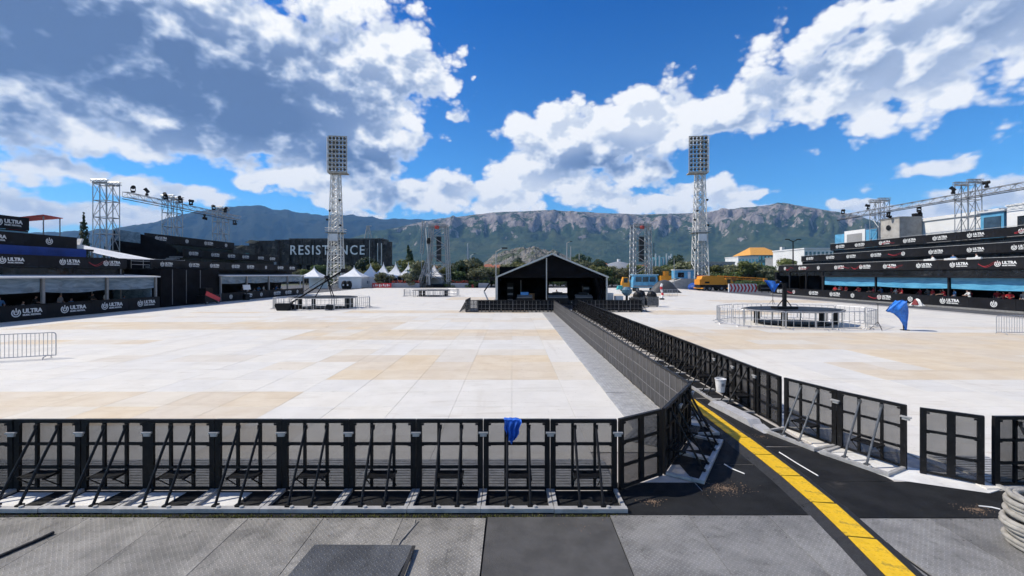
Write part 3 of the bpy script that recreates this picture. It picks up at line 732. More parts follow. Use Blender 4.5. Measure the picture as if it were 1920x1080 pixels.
def boards(root, side, X, y0, y1, z0, z1, step=4.4, name='parapet_board', lscale=None, m=None, logo=True, swirl=0.0, lean=0.0):
    """row of fascia boards facing the field, each with its own print"""
    n = max(1, round((y1 - y0) / step)); L = (y1 - y0) / n; h = z1 - z0; s = lscale or min(1.0, h * .80)
    key = (round(L, 3), round(h, 3), m)
    me = MB().bx(-L / 2 + .008, L / 2 - .008, 0, .07, 0, h).bx(-L / 2 + .01, L / 2 - .01, -.02, .08, h, h + .035).mesh(name, m or board_m)
    for k in range(n):
        y = y0 + L * (k + .5)
        b = put(name, me, root, (side * X, y, z0), R(90) * (1 if side < 0 else -1))
        q = rs.random()
        if logo:
            if q < .82:
                o = put('logo', LOGO_ME, b, (-.85 * s * 1.1 + rs.uniform(-.3, .3), -.022, h * .5)); o.scale = (s, 1, s)
            else:
                o = put('emblem', EMB_ME, b, (rs.uniform(-.5, .5), -.022, h * .5)); o.scale = (s, 1, s)
            if swirl and rs.random() < swirl:
                w = put('red_swirl', SWIRL[k % 4], b, (rs.choice((-L / 2 + .1, L / 2 - 2.3)), -.03, h * .4))
    return n
def rx(side, a, b_): return (side * a, side * b_) if side > 0 else (side * b_, side * a)
def slab(root, name, side, xa, xb, y0, y1, z0, z1, m):
    p, q = rx(side, xa, xb); return MB().bx(p, q, y0, y1, z0, z1).build(name, m, root)
def awning(root, side, X, y0, y1, zt, film, bays, drop, top=awn_top, depth=3.4):
    p, q = rx(side, X - .5, X + depth)
    mb = MB(); zi = zt + .22; zo = zt
    xo, xi = side * (X - .5), side * (X + depth)
    mb.add([(xo, y0, zo), (xo, y1, zo), (xi, y1, zi), (xi, y0, zi), (xo, y0, zo + .12), (xo, y1, zo + .12), (xi, y1, zi + .12), (xi, y0, zi + .12)], [(0, 1, 2, 3), (7, 6, 5, 4), (0, 4, 5, 1), (3, 2, 6, 7), (0, 3, 7, 4), (1, 5, 6, 2)])
    mb.build('awning_roof', top, root)
    L = (y1 - y0) / bays
    for k in range(bays + 1):
        y = y0 + L * k
        slab(root, 'post', side, X - .05, X + .13, y - .1, y + .1, .1, zt - .01, board_m if film is film_blue else grey_trim)
        if k < bays:
            z0 = zt - drop
            sg = rs.uniform(.05, .2)
            f = MB().sheet(lambda u, v: (side * (X + .1 + .06 * math.sin(u * 21 + k) * (1 - v) + (1 - v) * .05), y + .14 + u * (L - .28), z0 + v * (drop - .02) - sg * math.sin(u * math.pi) * (1 - v)), 24, 3)
            f.build('curtain', film, root, smooth=True)

# ---- left stand, near block
LA = thing('grandstand', 'black terrace stand on the left, near block with blue banner and white awning', 'grandstand', (0, 0, 0))
boards(LA, -1, 38.5, 24.2, 47.0, .08, 1.22, 3.8, 'advert_board')
slab(LA, 'floor_deck', -1, 38.6, 46, 24, 47, 0, .16, deck_m)
slab(LA, 'back_wall', -1, 43.0, 43.2, 24, 46.4, .16, 4.2, fabric_m)
slab(LA, 'end_wall', -1, 38.9, 43.0, 46.3, 46.42, .16, 3.2, film_grey)
awning(LA, -1, 38.6, 24.2, 46.6, 3.35, film_grey, 4, 1.15)
slab(LA, 'riser', -1, 40.6, 40.8, 24, 45, 3.62, 4.3, glass_dark)
boards(LA, -1, 40.3, 24, 45.0, 4.3, 5.25, 4.2, swirl=.15)
slab(LA, 'terrace_deck', -1, 40.4, 43.4, 24, 45, 4.2, 4.29, deck_m)
slab(LA, 'blue_banner', -1, 42.6, 42.7, 24, 43.0, 5.35, 6.15, blue_m)
boards(LA, -1, 42.9, 24, 42.4, 6.2, 7.25, 4.6)
slab(LA, 'terrace_deck', -1, 42.75, 46.5, 24, 42.4, 6.1, 6.19, deck_m)
slab(LA, 'blue_panel', -1, 45.9, 46.0, 24, 40.8, 7.0, 7.75, pale_blue)
boards(LA, -1, 45.7, 24, 40.7, 7.78, 8.95, 4.2)
slab(LA, 'terrace_deck', -1, 45.8, 50, 24, 40.7, 7.68, 7.77, deck_m)
slab(LA, 'back_screen', -1, 50, 50.2, 24, 40.7, .2, 8.6, fabric_m)
for y in (30, 36, 42): slab(LA, 'support_post', -1, 44.0, 44.2, y, y + .2, .16, 7.0, grey_trim)
c = MB(); c.add([(-44.6, 40.9, 9.3), (-48.4, 40.9, 8.9), (-48.4, 42.7, 8.9), (-44.6, 42.7, 9.2), (-44.6, 40.9, 9.36), (-48.4, 40.9, 8.96), (-48.4, 42.7, 8.96), (-44.6, 42.7, 9.26)], [(0, 3, 2, 1), (4, 5, 6, 7), (0, 1, 5, 4), (1, 2, 6, 5), (2, 3, 7, 6), (3, 0, 4, 7)])
rc = thing('canopy', 'small red canopy on the top left terrace', 'canopy', (0, 0, 0))
red_cloth = mat('red_canopy_cloth', (.42, .015, .02), .7, var=.2, scale=1)
c.build('roof', red_cloth, rc)
MB().sheet(lambda u, v: (-48.3 + .1 * math.sin(v * 9), 41.0 + u * 1.6, 7.5 + v * 1.4), 6, 4).build('back_curtain', red_cloth, rc)
for (x, y) in ((-44.8, 41.1), (-44.8, 42.6), (-48.2, 41.1), (-48.2, 42.6)): MB().tube((x, y, 6.2), (x, y, 8.95 if x < -46 else 9.25), .05, 6).build('pole', grey_trim, rc)
MB().bx(-48.6, -43, 40.75, 44.2, 6.0, 6.2).build('deck', deck_m, rc)
for k, (x, y) in enumerate(((-43, 44), (-48.4, 44), (-43, 41), (-48.4, 41))): MB().tube((x, y, 0), (x, y, 6.0), .06, 6).build('leg', grey_trim, rc)
for k in range(3):
    l = thing('sunbed', ('white draped sunbed nearest the red canopy on the top left terrace', 'middle white draped sunbed under the red canopy', 'white draped sunbed at the far end of the red canopy deck')[k], 'sunbed', (-44.2 - .9 * (k % 2), 41.4 + k * .9, 6.2), R(80), 'sunbeds under the red canopy')
    MB().box((0, 0, .4), (1.7, .62, .14)).box((.62, 0, .75), (.14, .6, .7), Matrix.Rotation(R(20), 3, 'Y')).build('cushion', white_sheet, l)
    MB().bx(-.8, .8, -.3, .3, .0, .32).build('base', white_print, l)
# sloping white roof between the blocks
wr = thing('tent_roof', 'sloping white tent roof between the two left stand blocks', 'tent roof', (0, 0, 0))
MB().sheet(lambda u, v: (-49.5 + 9.0 * u, 43.2 + 1.2 * u + (5.4 - .6 * u) * v, 7.45 - 2.15 * u + .22 * math.sin(v * math.pi) * (1 - u) - .3 * v * (1 - u)), 10, 6).build('membrane', awn_top, wr, smooth=True)
MB().bar((-40.5, 44.4, 5.28), (-40.5, 49.2, 5.28), .09).build('edge_beam', grey_trim, wr)
for (x, y, z) in ((-40.5, 44.5, 5.25), (-40.5, 49.1, 5.25), (-49.3, 43.4, 7.4), (-49.3, 48.4, 7.1)): MB().tube((x, y, 0), (x, y, z), .05, 6).build('pole', grey_trim, wr)

# ---- left stand, far block
LB = thing('grandstand', 'black terrace stand on the left, far block with bare black side wall', 'grandstand', (0, 0, 0))
MB().prism_y([(-38.9, 0), (-38.9, 4.3), (-43, 4.3), (-43, 0)], 47.6, 57.0).build('container_wall', fabric_m, LB)
for y in (49.2, 51.3, 53.6): MB().bx(-38.9, -38.86, y, y + .04, .2, 4.2).build('wall_seam', grey_trim, LB)
boards(LB, -1, 39.7, 47.2, 79.4, 4.35, 5.28, 4.0, swirl=.1)
slab(LB, 'terrace_deck', -1, 39.8, 44.4, 47.2, 79.4, 4.22, 4.34, deck_m)
slab(LB, 'riser', -1, 44.3, 44.5, 57.5, 80, 4.34, 6.0, glass_dark)
boards(LB, -1, 43.8, 57.2, 80.4, 6.08, 7.0, 4.0)
slab(LB, 'terrace_deck', -1, 43.9, 47.4, 57.2, 80.4, 5.98, 6.07, deck_m)
boards(LB, -1, 46.9, 54.9, 72.6, 7.95, 8.95, 4.2)
slab(LB, 'terrace_deck', -1, 47.0, 51, 54.9, 72.6, 7.85, 7.94, deck_m)
slab(LB, 'upper_riser', -1, 47.2, 47.4, 56, 72.6, 6.07, 7.85, glass_dark)
slab(LB, 'back_screen', -1, 51, 51.2, 54.9, 78, .2, 8.4, fabric_m)
MB().sheet(lambda u, v: (-51 + 8.2 * u, 54.85 - .5 * math.sin(v * 3) * (1 - v), 4.4 + (4.9 - 2.4 * u * u) * v), 8, 5).build('black_tarpaulin', fabric_m, LB, smooth=True)
MB().sheet(lambda u, v: (-50.4 + 3.2 * u, 54.6, 8.0 + 1.4 * v - .4 * u), 4, 2).build('clear_side_curtain', film_grey, LB)
boards(LB, -1, 38.5, 57.0, 79.4, .08, 1.15, 3.9, 'advert_board')
slab(LB, 'floor_deck', -1, 38.6, 43, 57, 79.4, 0, .14, deck_m)
slab(LB, 'back_wall', -1, 42.6, 42.8, 57, 79.4, .14, 4.2, fabric_m)
awning(LB, -1, 38.6, 57.0, 79.6, 3.4, film_grey, 4, .95)
slab(LB, 'lower_riser', -1, 40.6, 40.8, 57.2, 79.4, 3.75, 4.2, board_m)
hr = MB()
for z in (.45, .85, 1.15): hr.tube((-43.4, 49, 4.35 + z), (-43.4, 57.0, 4.35 + z), .03, 5)
for k in range(6): hr.tube((-43.4, 49 + k * 1.6, 4.35), (-43.4, 49 + k * 1.6, 5.6), .03, 5)
hr.build('handrail', alu, LB)
st = MB()
for k in range(9): st.bx(-43.4, -42.0, 50.4 + k * .5, 50.85 + k * .5, 4.3 + k * .19, 4.4 + k * .19)
st.build('stair_flight', grey_trim, LB)
slab(LB, 'rear_facade', -1, 51.2, 56, 62, 79, .2, 9.2, board_m)

# ---- right stand
RA = thing('grandstand', 'black sunlit terrace stand along the right side with blue curtains', 'grandstand', (0, 0, 0))
conc = mat('concrete', (.36, .34, .31), .85, var=.15, scale=1.2, bump=.3, bscale=20, stain=((.2, .19, .17), 2, .55, .5))
slab(RA, 'concrete_kerb', 1, 47.7, 49, 24, 79.6, -.02, .16, mat('kerb_concrete', (.20, .195, .185), .85, var=.2))
boards(RA, 1, 48.0, 24, 79.2, .17, 1.25, 4.1, 'advert_board', swirl=.2)
slab(RA, 'floor_deck', 1, 48.1, 54, 24, 79.2, -.01, .30, deck_m)
slab(RA, 'bench', 1, 48.5, 50.4, 28, 66, .301, .62, board_m)
slab(RA, 'back_wall', 1, 52.6, 52.8, 24, 79, .16, 4.1, fabric_m)
awning(RA, 1, 48.25, 28.4, 66.6, 3.3, film_blue, 4, 1.2, top=board_m, depth=3.6)
slab(RA, 'riser', 1, 48.9, 49.0, 24, 78.6, 3.45, 4.2, glass_dark)
boards(RA, 1, 48.75, 24, 78.7, 4.22, 5.22, 4.3, swirl=.6)
slab(RA, 'terrace_deck', 1, 48.85, 52.6, 24, 78.7, 4.1, 4.21, deck_m)
slab(RA, 'riser', 1, 52.5, 52.6, 24, 77.4, 4.21, 5.95, glass_dark)
boards(RA, 1, 52.2, 24, 77.6, 5.98, 6.92, 4.3, swirl=.15)
slab(RA, 'terrace_deck', 1, 52.3, 56.2, 24, 77.6, 5.86, 5.97, deck_m)
slab(RA, 'riser', 1, 56.1, 56.2, 24, 75, 5.97, 7.85, glass_dark)
boards(RA, 1, 55.8, 24, 75.4, 7.92, 8.92, 4.3, swirl=.3)
slab(RA, 'terrace_deck', 1, 55.9, 63, 24, 75.4, 7.78, 7.9, deck_m)
slab(RA, 'end_wall', 1, 48.3, 56, 78.8, 79.0, .16, 4.1, fabric_m)
slab(RA, 'upper_end_wall', 1, 52.4, 56, 77.4, 77.6, 4.2, 5.9, fabric_m)
for z, x, y1 in ((5.28, 48.7, 78.6), (6.98, 52.15, 77.5), (8.98, 55.75, 75.3)): slab(RA, 'edge_rail', 1, x, x + .05, 24, y1, z + .05, z + .09, alu)
for y in (66.7, 70.4, 74.6, 78.4): slab(RA, 'post', 1, 48.2, 48.4, y, y + .22, .16, 4.1, board_m)

# people under the awnings
pr = random.Random(4)
shirts_r = ['red', 'red', 'red', 'black', 'red', 'white', 'red', 'grey', 'red', 'blue']
ys = [30.2 + 1.02 * k + pr.uniform(-.35, .35) for k in range(36)]
for k, y in enumerate(ys):
    s = shirts_r[(k * 7) % 10]; pz = 'lean' if k % 3 == 0 else ('sit' if k % 3 == 1 else 'stand')
    act = {'lean': 'leaning over', 'sit': 'sitting behind', 'stand': 'standing behind'}[pz]
    person(f'{nth(k)} person from the right picture edge, in {s} shirt, {act} the right advert boards', (48.75 + pr.uniform(0, 1.4), y, .30 if pz != 'sit' else .62), R(-90) + pr.uniform(-.7, .7), pz, s, pr.choice(('dark', 'jeans')), 'people under the blue curtains')
shirts_l = ['blue', 'white', 'black', 'grey', 'blue', 'black', 'white', 'blue', 'black', 'white', 'grey', 'blue', 'white', 'black', 'blue', 'white']
ysl = [33.6, 35, 36.3, 38, 39.4, 41.2, 42.6, 44.2, 64.5, 66, 67.2, 68.6, 70.2, 71.5, 73.2, 75]
for k, (y, s) in enumerate(zip(ysl, shirts_l)):
    pz = ('stand', 'sit', 'lean')[k % 3]
    person(f'{nth(k)} person from the left picture edge, in {s} shirt, under the left stand awnings', (-39.6 - pr.uniform(0, 1.0), y, .15), R(90) + pr.uniform(-.7, .7), pz, s, 'dark', 'people under the left awnings')
# folding chairs behind the left boards, white lounge seats on the right terrace
chair_blue = mat('blue_seat', (.04, .16, .34), .5); chair_white = mat('white_seat', (.62, .62, .60), .5)
def chair(label, loc, rz, m, group):
    t = thing('chair', label, 'chair', loc, rz, group)
    MB().bx(-.24, .24, -.24, .24, .44, .48).build('seat', m, t)
    MB().box((0, .25, .75), (.46, .05, .48), Matrix.Rotation(R(-10), 3, 'X')).build('backrest', m, t)
    for sx in (-1, 1):
        for sy in (-1, 1): MB().tube((sx * .21, sy * .21, 0), (sx * .2, sy * .2, .44), .018, 5).build('leg', alu, t)
    return t
for k, y in enumerate((36.9, 38.6, 40.4, 43.4, 45.2)): chair(f'{nth(k)} blue chair from the left, behind the near left advert boards', (-39.5, y, .15), R(90) + pr.uniform(-.6, .6), chair_blue, 'blue chairs on the left')
for k, y in enumerate((46.4, 47.6, 48.9, 50.1, 51.4, 52.6)):
    t = thing('lounge_seat', f'{nth(k)} white lounge seat from the right on the lowest right terrace', 'seat', (49.7 + (k % 2) * .8, y, 4.22), R(-90) + pr.uniform(-.2, .2), 'white lounge seats')
    MB().bx(-.45, .45, -.4, .4, .08, .45).build('cushion', chair_white, t); MB().box((0, .42, .85), (.9, .16, .9), Matrix.Rotation(R(-12), 3, 'X')).build('backrest', chair_white, t)
wt = mat('warm_wood', (.30, .16, .07), .6, var=.2)
t = thing('bar_table', 'long orange wooden bar table on the lowest right terrace', 'table', (49.2, 48.5, 4.22)); MB().bx(-.3, .3, -3.4, 3.4, .98, 1.05).build('table_top', wt, t)
for y in (-3.2, 0, 3.2): MB().bx(-.05, .05, y - .05, y + .05, 0, .98).build('leg', grey_trim, t)
for k, (y, s) in enumerate(((46.8, 'white'), (49.3, 'blue'), (51.7, 'white'))): person(f'{("rightmost", "middle", "leftmost")[k]} person in {s} shirt on the lowest right terrace', (50.6, y, 4.22), R(-90) + pr.uniform(-1, 1), 'stand', s, 'jeans', 'people on the right terrace')

# ------------------------------------------------------------------ light gantries above the stands
galv = mat('galvanised_scaffold', (.34, .345, .35), .45, .6, var=.2); lamp_black = mat('lamp_black', (.009, .009, .010), .5, spec=.2)
def scaffold_tower(label, x, y, w, d, zt, group):
    t = thing('scaffold_tower', label, 'scaffold', (x, y, 0), 0, group)
    for sx in (-1, 1):
        for sy in (-1, 1): MB().tube((sx * w / 2, sy * d / 2, 0), (sx * w / 2, sy * d / 2, zt), .05, 6).build('standard', galv, t)
    for sy in (-1, 1): MB().tube((0, sy * d / 2, 6), (0, sy * d / 2, zt), .06, 6).build('middle_standard', galv, t)
    led = MB(); dg = MB(); n = 7; z0 = .5
    for k in range(n + 1):
        z = z0 + (zt - .3 - z0) * k / n
        led = MB().path([(-w / 2, -d / 2, z), (w / 2, -d / 2, z), (w / 2, d / 2, z), (-w / 2, d / 2, z), (-w / 2, -d / 2, z)], .05, 5); led.build('ledger_ring', galv, t)
        if k < n:
            z2 = z0 + (zt - .3 - z0) * (k + 1) / n; s = 1 if k % 2 else -1
            for sy in (-1, 1): dg.tube((-s * w / 2, sy * d / 2, z), (0, sy * d / 2, z2), .04, 4).tube((s * w / 2, sy * d / 2, z), (0, sy * d / 2, z2), .04, 4)
            for sx in (-1, 1): dg.tube((sx * w / 2, -s * d / 2, z), (sx * w / 2, s * d / 2, z2), .04, 4)
    dg.build('diagonals', galv, t)
    for sy in (-1, 1): tp = MB(); truss(tp, (-w / 2 - .1, sy * d / 2, zt), (w / 2 + .1, sy * d / 2, zt), .35, .035, 8); tp.build('head_truss', galv, t)
    return t
def moving_lamp(label, loc, rz, tilt, group):
    t = thing('stage_lamp', label, 'lamp', loc, rz, group)
    MB().bx(-.22, .22, -.18, .18, -.12, .12).build('base', lamp_black, t)
    MB().bx(-.27, -.2, -.09, .09, .08, .6).bx(.2, .27, -.09, .09, .08, .6).build('yoke', lamp_black, t)
    rot = Matrix.Rotation(tilt, 3, 'X'); h = MB().lathe([(.10, -.32), (.20, -.28), (.21, .1), (.25, .36)], 10)
    h.v = [tuple(rot @ Vector(v) + Vector((0, 0, .56))) for v in h.v]; h.build('head', lamp_black, t)
    return t
lr = random.Random(9)
for side, X, ysT, za, ext, nm in ((-1, 50.0, (53.0, 63.3, 73.8), 15.0, 77, 'left'), (1, 59.0, (55.6, 69.0), 15.6, 77, 'right')):
    for k, y in enumerate(ysT):
        nw = ('nearest', 'middle', 'farthest')[k] if side < 0 else ('nearer', 'farther')[k]
        scaffold_tower(f'{nw} scaffold tower carrying the {nm} light gantry', side * X, y, 1.7, 1.7, za, f'{nm} gantry towers')
    ya, yb = (ysT[0] + 1.2, ext) if side < 0 else (24, 76)
    g_ = thing('gantry_truss', f'long horizontal lighting truss above the {nm} stand', 'truss', (0, 0, 0)); mb = MB()
    truss(mb, (side * (X - 1.2), ya, 13.75), (side * (X - 1.2), yb, 13.75), .62, .036, int((yb - ya) / .8), br=.024); mb.build('lattice', galv, g_)
    MB().tube((side * (X - 1.2) - .3, ya, 13.2), (side * (X - 1.2) - .3, yb, 13.2), .05, 5).build('cable_duct', lamp_black, g_)
    n = 9 if side < 0 else 12
    for k in range(n):
        y = ya + 1.2 + (yb - ya - 2.4) * k / (n - 1) + lr.uniform(-.5, .5)
        top = lr.random() < .75
        o = moving_lamp(f'{nth(k)} black stage lamp from the near end of the {nm} gantry truss', (side * (X - 1.2), y, 14.32 if top else 13.1), lr.uniform(0, 6), lr.uniform(.6, 1.7), f'lamps on the {nm} gantry')
        o.scale = (.95, .95, .95) if top else (.95, .95, -.95)

# ------------------------------------------------------------------ middle distance
def X_(px, Y): return (px - 960) * Y / F              # world x from an image pixel column at an estimated depth
def Z_(py, Y): return CAM_H + (515 - py) * Y / F  # world z from an image pixel row at the same estimated depth
tower_w = mat('tower_white_steel', (.62, .60, .56), .5, .2, var=.15, stain=((.30, .22, .16), 1.5, .60, .6))
lamp_face = mat('floodlight_glass', (.11, .10, .085), .2, .2, var=.6, scale=3, objvar=.5)
lamp_case = mat('floodlight_case', (.46, .40, .33), .5, .1, var=.2, scale=1)
def flood_tower(label, x, y, side, rz):
    t = thing('floodlight_tower', label, 'floodlight tower', (x, y, 0), rz)
    def W(z): return 4.0 - 1.8 * min(1, z / 33)
    N = 15; zt = 33.0; zs = [zt * (k / N) ** .95 for k in range(N + 1)]
    for sx in (-1, 1):
        for sy in (-1, 1):
            MB().tube((sx * W(0) / 2, sy * W(0) / 2, -.03), (sx * W(zt) / 2, sy * W(zt) / 2, zt), .19, 6, .13).build('leg', tower_w, t)
    br = MB()
    for k in range(N):
        a, b_ = zs[k], zs[k + 1]; wa, wb = W(a) / 2, W(b_) / 2
        C0 = [(-wa, -wa, a), (wa, -wa, a), (wa, wa, a), (-wa, wa, a)]; C1 = [(-wb, -wb, b_), (wb, -wb, b_), (wb, wb, b_), (-wb, wb, b_)]
        for i in range(4):
            j = (i + 1) % 4
            br.tube(C0[i], C1[j], .07, 4, cap=False).tube(C0[j], C1[i], .07, 4, cap=False).tube(C1[i], C1[j], .07, 4, cap=False)
    tag(br.build('lattice', tower_w, t), kind='stuff')
    core = MB(); truss(core, (0, 0, 0), (0, 0, 33), 1.1, .08, 30); core.build('ladder_shaft', tower_w, t)
    MB().bx(-2.4, 2.4, -2.4, 2.4, 15.6, 15.75).build('platform_deck', galv, t)
    rl = MB()
    for z in (16.3, 16.9):
        for i in range(4):
            a = [(-2.4, -2.4), (2.4, -2.4), (2.4, 2.4), (-2.4, 2.4)]; rl.tube((*a[i], z), (*a[(i + 1) % 4], z), .05, 4)
    rl.build('platform_rail', tower_w, t)
    MB().bx(-1.1, 1.1, -2.75, -2.3, 13.2, 15.2).build('control_cabinet', awn_top, t)
    for (xx, zz) in ((-1.9, 19), (1.7, 17.4), (-1.2, 21.5), (1.5, 24.6), (-2.0, 10.4)): MB().lathe([(.2, 0), (.34, .3), (.34, .5)], 8, (xx, -2.2 + abs(zz) * .02, zz)).build('aux_lamp', lamp_black, t)
    # head frame with lamps
    hx = side * .9
    fr = MB()
    for xx in (-2.45, 2.45): fr.bar((hx + xx, -1.5, 32.8), (hx + xx, -1.5, 43.2), .22)
    for r_ in range(9): fr.bar((hx - 2.45, -1.5, 33 + r_ * 1.26), (hx + 2.45, -1.5, 33 + r_ * 1.26), .22, .3)
    for c_ in range(4): fr.bar((hx - 1.47 + c_ * .98, -1.35, 33), (hx - 1.47 + c_ * .98, -1.35, 43.1), .12)
    fr.build('head_frame', lamp_case, t)
    bk = MB(); truss(bk, (-side * 1.2, .2, 33), (-side * 1.2, .2, 43.2), 2.0, .12, 9); bk.build('back_lattice', tower_w, t)
    MB().bx(hx - 2.7, hx + 2.7, -1.9, .6, 32.55, 32.78).build('head_walkway', lamp_case, t)
    lm = MB().lathe([(.30, 0), (.40, .16), (.40, .34)], 10).mesh('lamp', lamp_face)
    rot = Matrix.Rotation(R(105), 4, 'X')
    for r_ in range(8):
        for c_ in range(5):
            o = put('lamp', lm, t, (hx - 1.96 + c_ * .98, -1.62, 33.64 + r_ * 1.26)); o.rotation_euler = (R(105), 0, 0)
    return t
flood_tower('tall white floodlight tower left of the tent, near the dark lettered building', -50.8, 124, 1, R(8))
flood_tower('tall white floodlight tower on the right, behind the yellow crane', 54.2, 124, -1, R(-8))

# black front-of-house tent
tent_cloth = mat('black_tent_cloth', (.006, .006, .0075), .85, var=.3, scale=.8, bump=.4, bscale=2.5, spec=.08); tent_beam = mat('tent_beam', (.44, .44, .44), .4, .5)
FT = thing('mixing_tent', 'open black gabled mixing tent at the end of the barricade aisle', 'tent', (4.15, 44.8, 0))
hw, ev, ap, dp = 5.72, 3.35, 5.70, 9.0
for s in (-1, 1):
    MB().add([(s * (hw + .15), -.3, ev - .02), (0, -.3, ap + .04), (0, dp, ap + .04), (s * (hw + .15), dp, ev - .02), (s * (hw + .15), -.3, ev + .06), (0, -.3, ap + .13), (0, dp, ap + .13), (s * (hw + .15), dp, ev + .06)],
             [(0, 1, 2, 3), (7, 6, 5, 4), (0, 4, 5, 1), (2, 6, 7, 3), (0, 3, 7, 4), (1, 5, 6, 2)]).build('roof_slope', tent_cloth, FT)
    MB().bar((s * (hw + .12), -.36, ev), (0, -.36, ap + .09), .16, .2, (0, 1, 0)).build('rafter', tent_beam, FT)
    MB().bx(s * hw - .08, s * hw + .08, -.12, .12, 0, ev).build('corner_post', tent_beam, FT)
    MB().bx(s * (hw + .02) - .02, s * (hw + .02) + .02, .2, dp, 0, ev - .03).build('side_wall', tent_cloth, FT)
MB().tube((-.55, .05, 0), (-.55, .05, ap - .3), .06, 8).build('centre_pole', tent_beam, FT)
MB().add([(-hw + .1, .15, ev - .05), (hw - .1, .15, ev - .05), (0, .15, ap - .06), (-hw + .1, .2, ev - .05), (hw - .1, .2, ev - .05), (0, .2, ap - .06)], [(0, 1, 2), (5, 4, 3), (0, 3, 4, 1), (1, 4, 5, 2), (2, 5, 3, 0)]).build('gable_cloth', tent_cloth, FT)
# back wall with an open hatch
bw = MB()
bw.bx(-hw, .45, dp - .06, dp, 0, 4.6).bx(2.75, hw, dp - .06, dp, 0, 3.9).bx(.45, 2.75, dp - .06, dp, 0, 1.35).bx(.45, 2.75, dp - .06, dp, 2.75, 5.0)
bw.build('back_wall', tent_cloth, FT)
MB().sheet(lambda u, v: (hw - 1.1 + .9 * u + .25 * math.sin(v * 4), .35 + .12 * math.sin(u * 14), .4 + v * (ev - .5) * (1)), 14, 5).build('gathered_curtain', tent_cloth, FT, smooth=True)
MB().bx(-hw + .1, hw - .1, .3, dp - .1, -.02, .45).build('platform', mat('tent_platform', (.02, .02, .022), .7), FT)
def console(label, x, y, w, glow):
    t = thing('mixing_console', label, 'mixing desk', (x, y, .45))
    MB().bx(-w / 2, w / 2, -.4, .4, 0, .7).build('desk_case', lamp_black, t)
    MB().box((0, .05, .86), (w * .95, .85, .08), Matrix.Rotation(R(16), 3, 'X')).build('control_surface', grey_trim, t)
    MB().box((0, .42, 1.12), (w * .5, .05, .36), Matrix.Rotation(R(-10), 3, 'X')).build('screen', glow, t)
scr = mat('blue_screen', (.10, .28, .6), .2)
console('mixing console with pale blue screens in the tent, left of the centre pole', 1.35, 45.9, 1.7, scr)
console('mixing console in the tent, right of the centre pole', 4.9, 46.0, 2.2, lamp_black)
console('long mixing console at the right end inside the tent', 7.7, 46.1, 1.9, lamp_black)
t = thing('barrel_stool', 'brown round-backed chair inside the mixing tent', 'chair', (2.2, 47.5, .45)); MB().lathe([(.28, 0), (.3, .45), (.32, .5)], 12).build('seat', wt, t)
MB().sheet(lambda u, v: (.34 * math.cos(R(180) * u), .34 * math.sin(R(180) * u), .5 + .6 * v), 10, 2).build('backrest', wt, t)
for k, (x, h) in enumerate(((-.2, 2.2), (1.0, 2.6), (8.2, 1.9))):
    t = thing('equipment_rack', ('tall black rack at the left inside the mixing tent', 'slim black light stand inside the mixing tent', 'black rack at the right inside the mixing tent')[k], 'rack', (x, 49 - k * .6, .45))
    if k == 1:
        MB().tube((0, 0, 0), (0, 0, h), .03, 6).build('pole', alu, t); MB().tube((0, 0, h), (.3, 0, h + .05), .05, 6).build('lamp_head', lamp_black, t); MB().tube((-.4, 0, 0), (0, 0, .5), .02, 5).build('leg', alu, t); MB().tube((.4, 0, 0), (0, 0, .5), .02, 5).build('leg', alu, t)
    else:
        MB().bx(-.35, .35, -.3, .3, 0, h).build('case', lamp_black, t)
        for q in range(5): MB().bx(-.31, .31, -.33, -.301, .2 + q * .34, .42 + q * .34).build('rack_unit', board_m if q % 2 else grey_trim, t)
person('person in white shirt standing behind the open hatch of the mixing tent', (5.75, 55.5, 0), R(10), 'stand', 'white', 'dark')
# fence of barricades round the tent
for k in range(8): barrier('crowd_barricade', f'{nth(k)} barricade from the left in the fence before the mixing tent', 'fence left of the aisle end', (-4.4 + UL * (k + 1), 41.2, 0), R(180) + rp.uniform(-.01, .01), tread=False, cover=(k > 0))
for k in range(6): barrier('crowd_barricade', f'{nth(k)} barricade right of the aisle end in the tent fence', 'fence right of the aisle end', (5.75 + UL * (k + 1), 41.25, 0), R(180) + rp.uniform(-.01, .01), tread=False, cover=True)
for k in range(4): barrier('crowd_barricade', f'{nth(k)} barricade of the short return fence left of the mixing tent', 'left return fence', (-4.45, 41.3 + UL * (k + 1), 0), R(-90), tread=False, cover=True)
for k in range(4): barrier('crowd_barricade', f'{nth(k)} barricade of the short return fence right of the mixing tent', 'right return fence', (12.5, 41.3 + UL * k, 0), R(90), tread=False, cover=True)

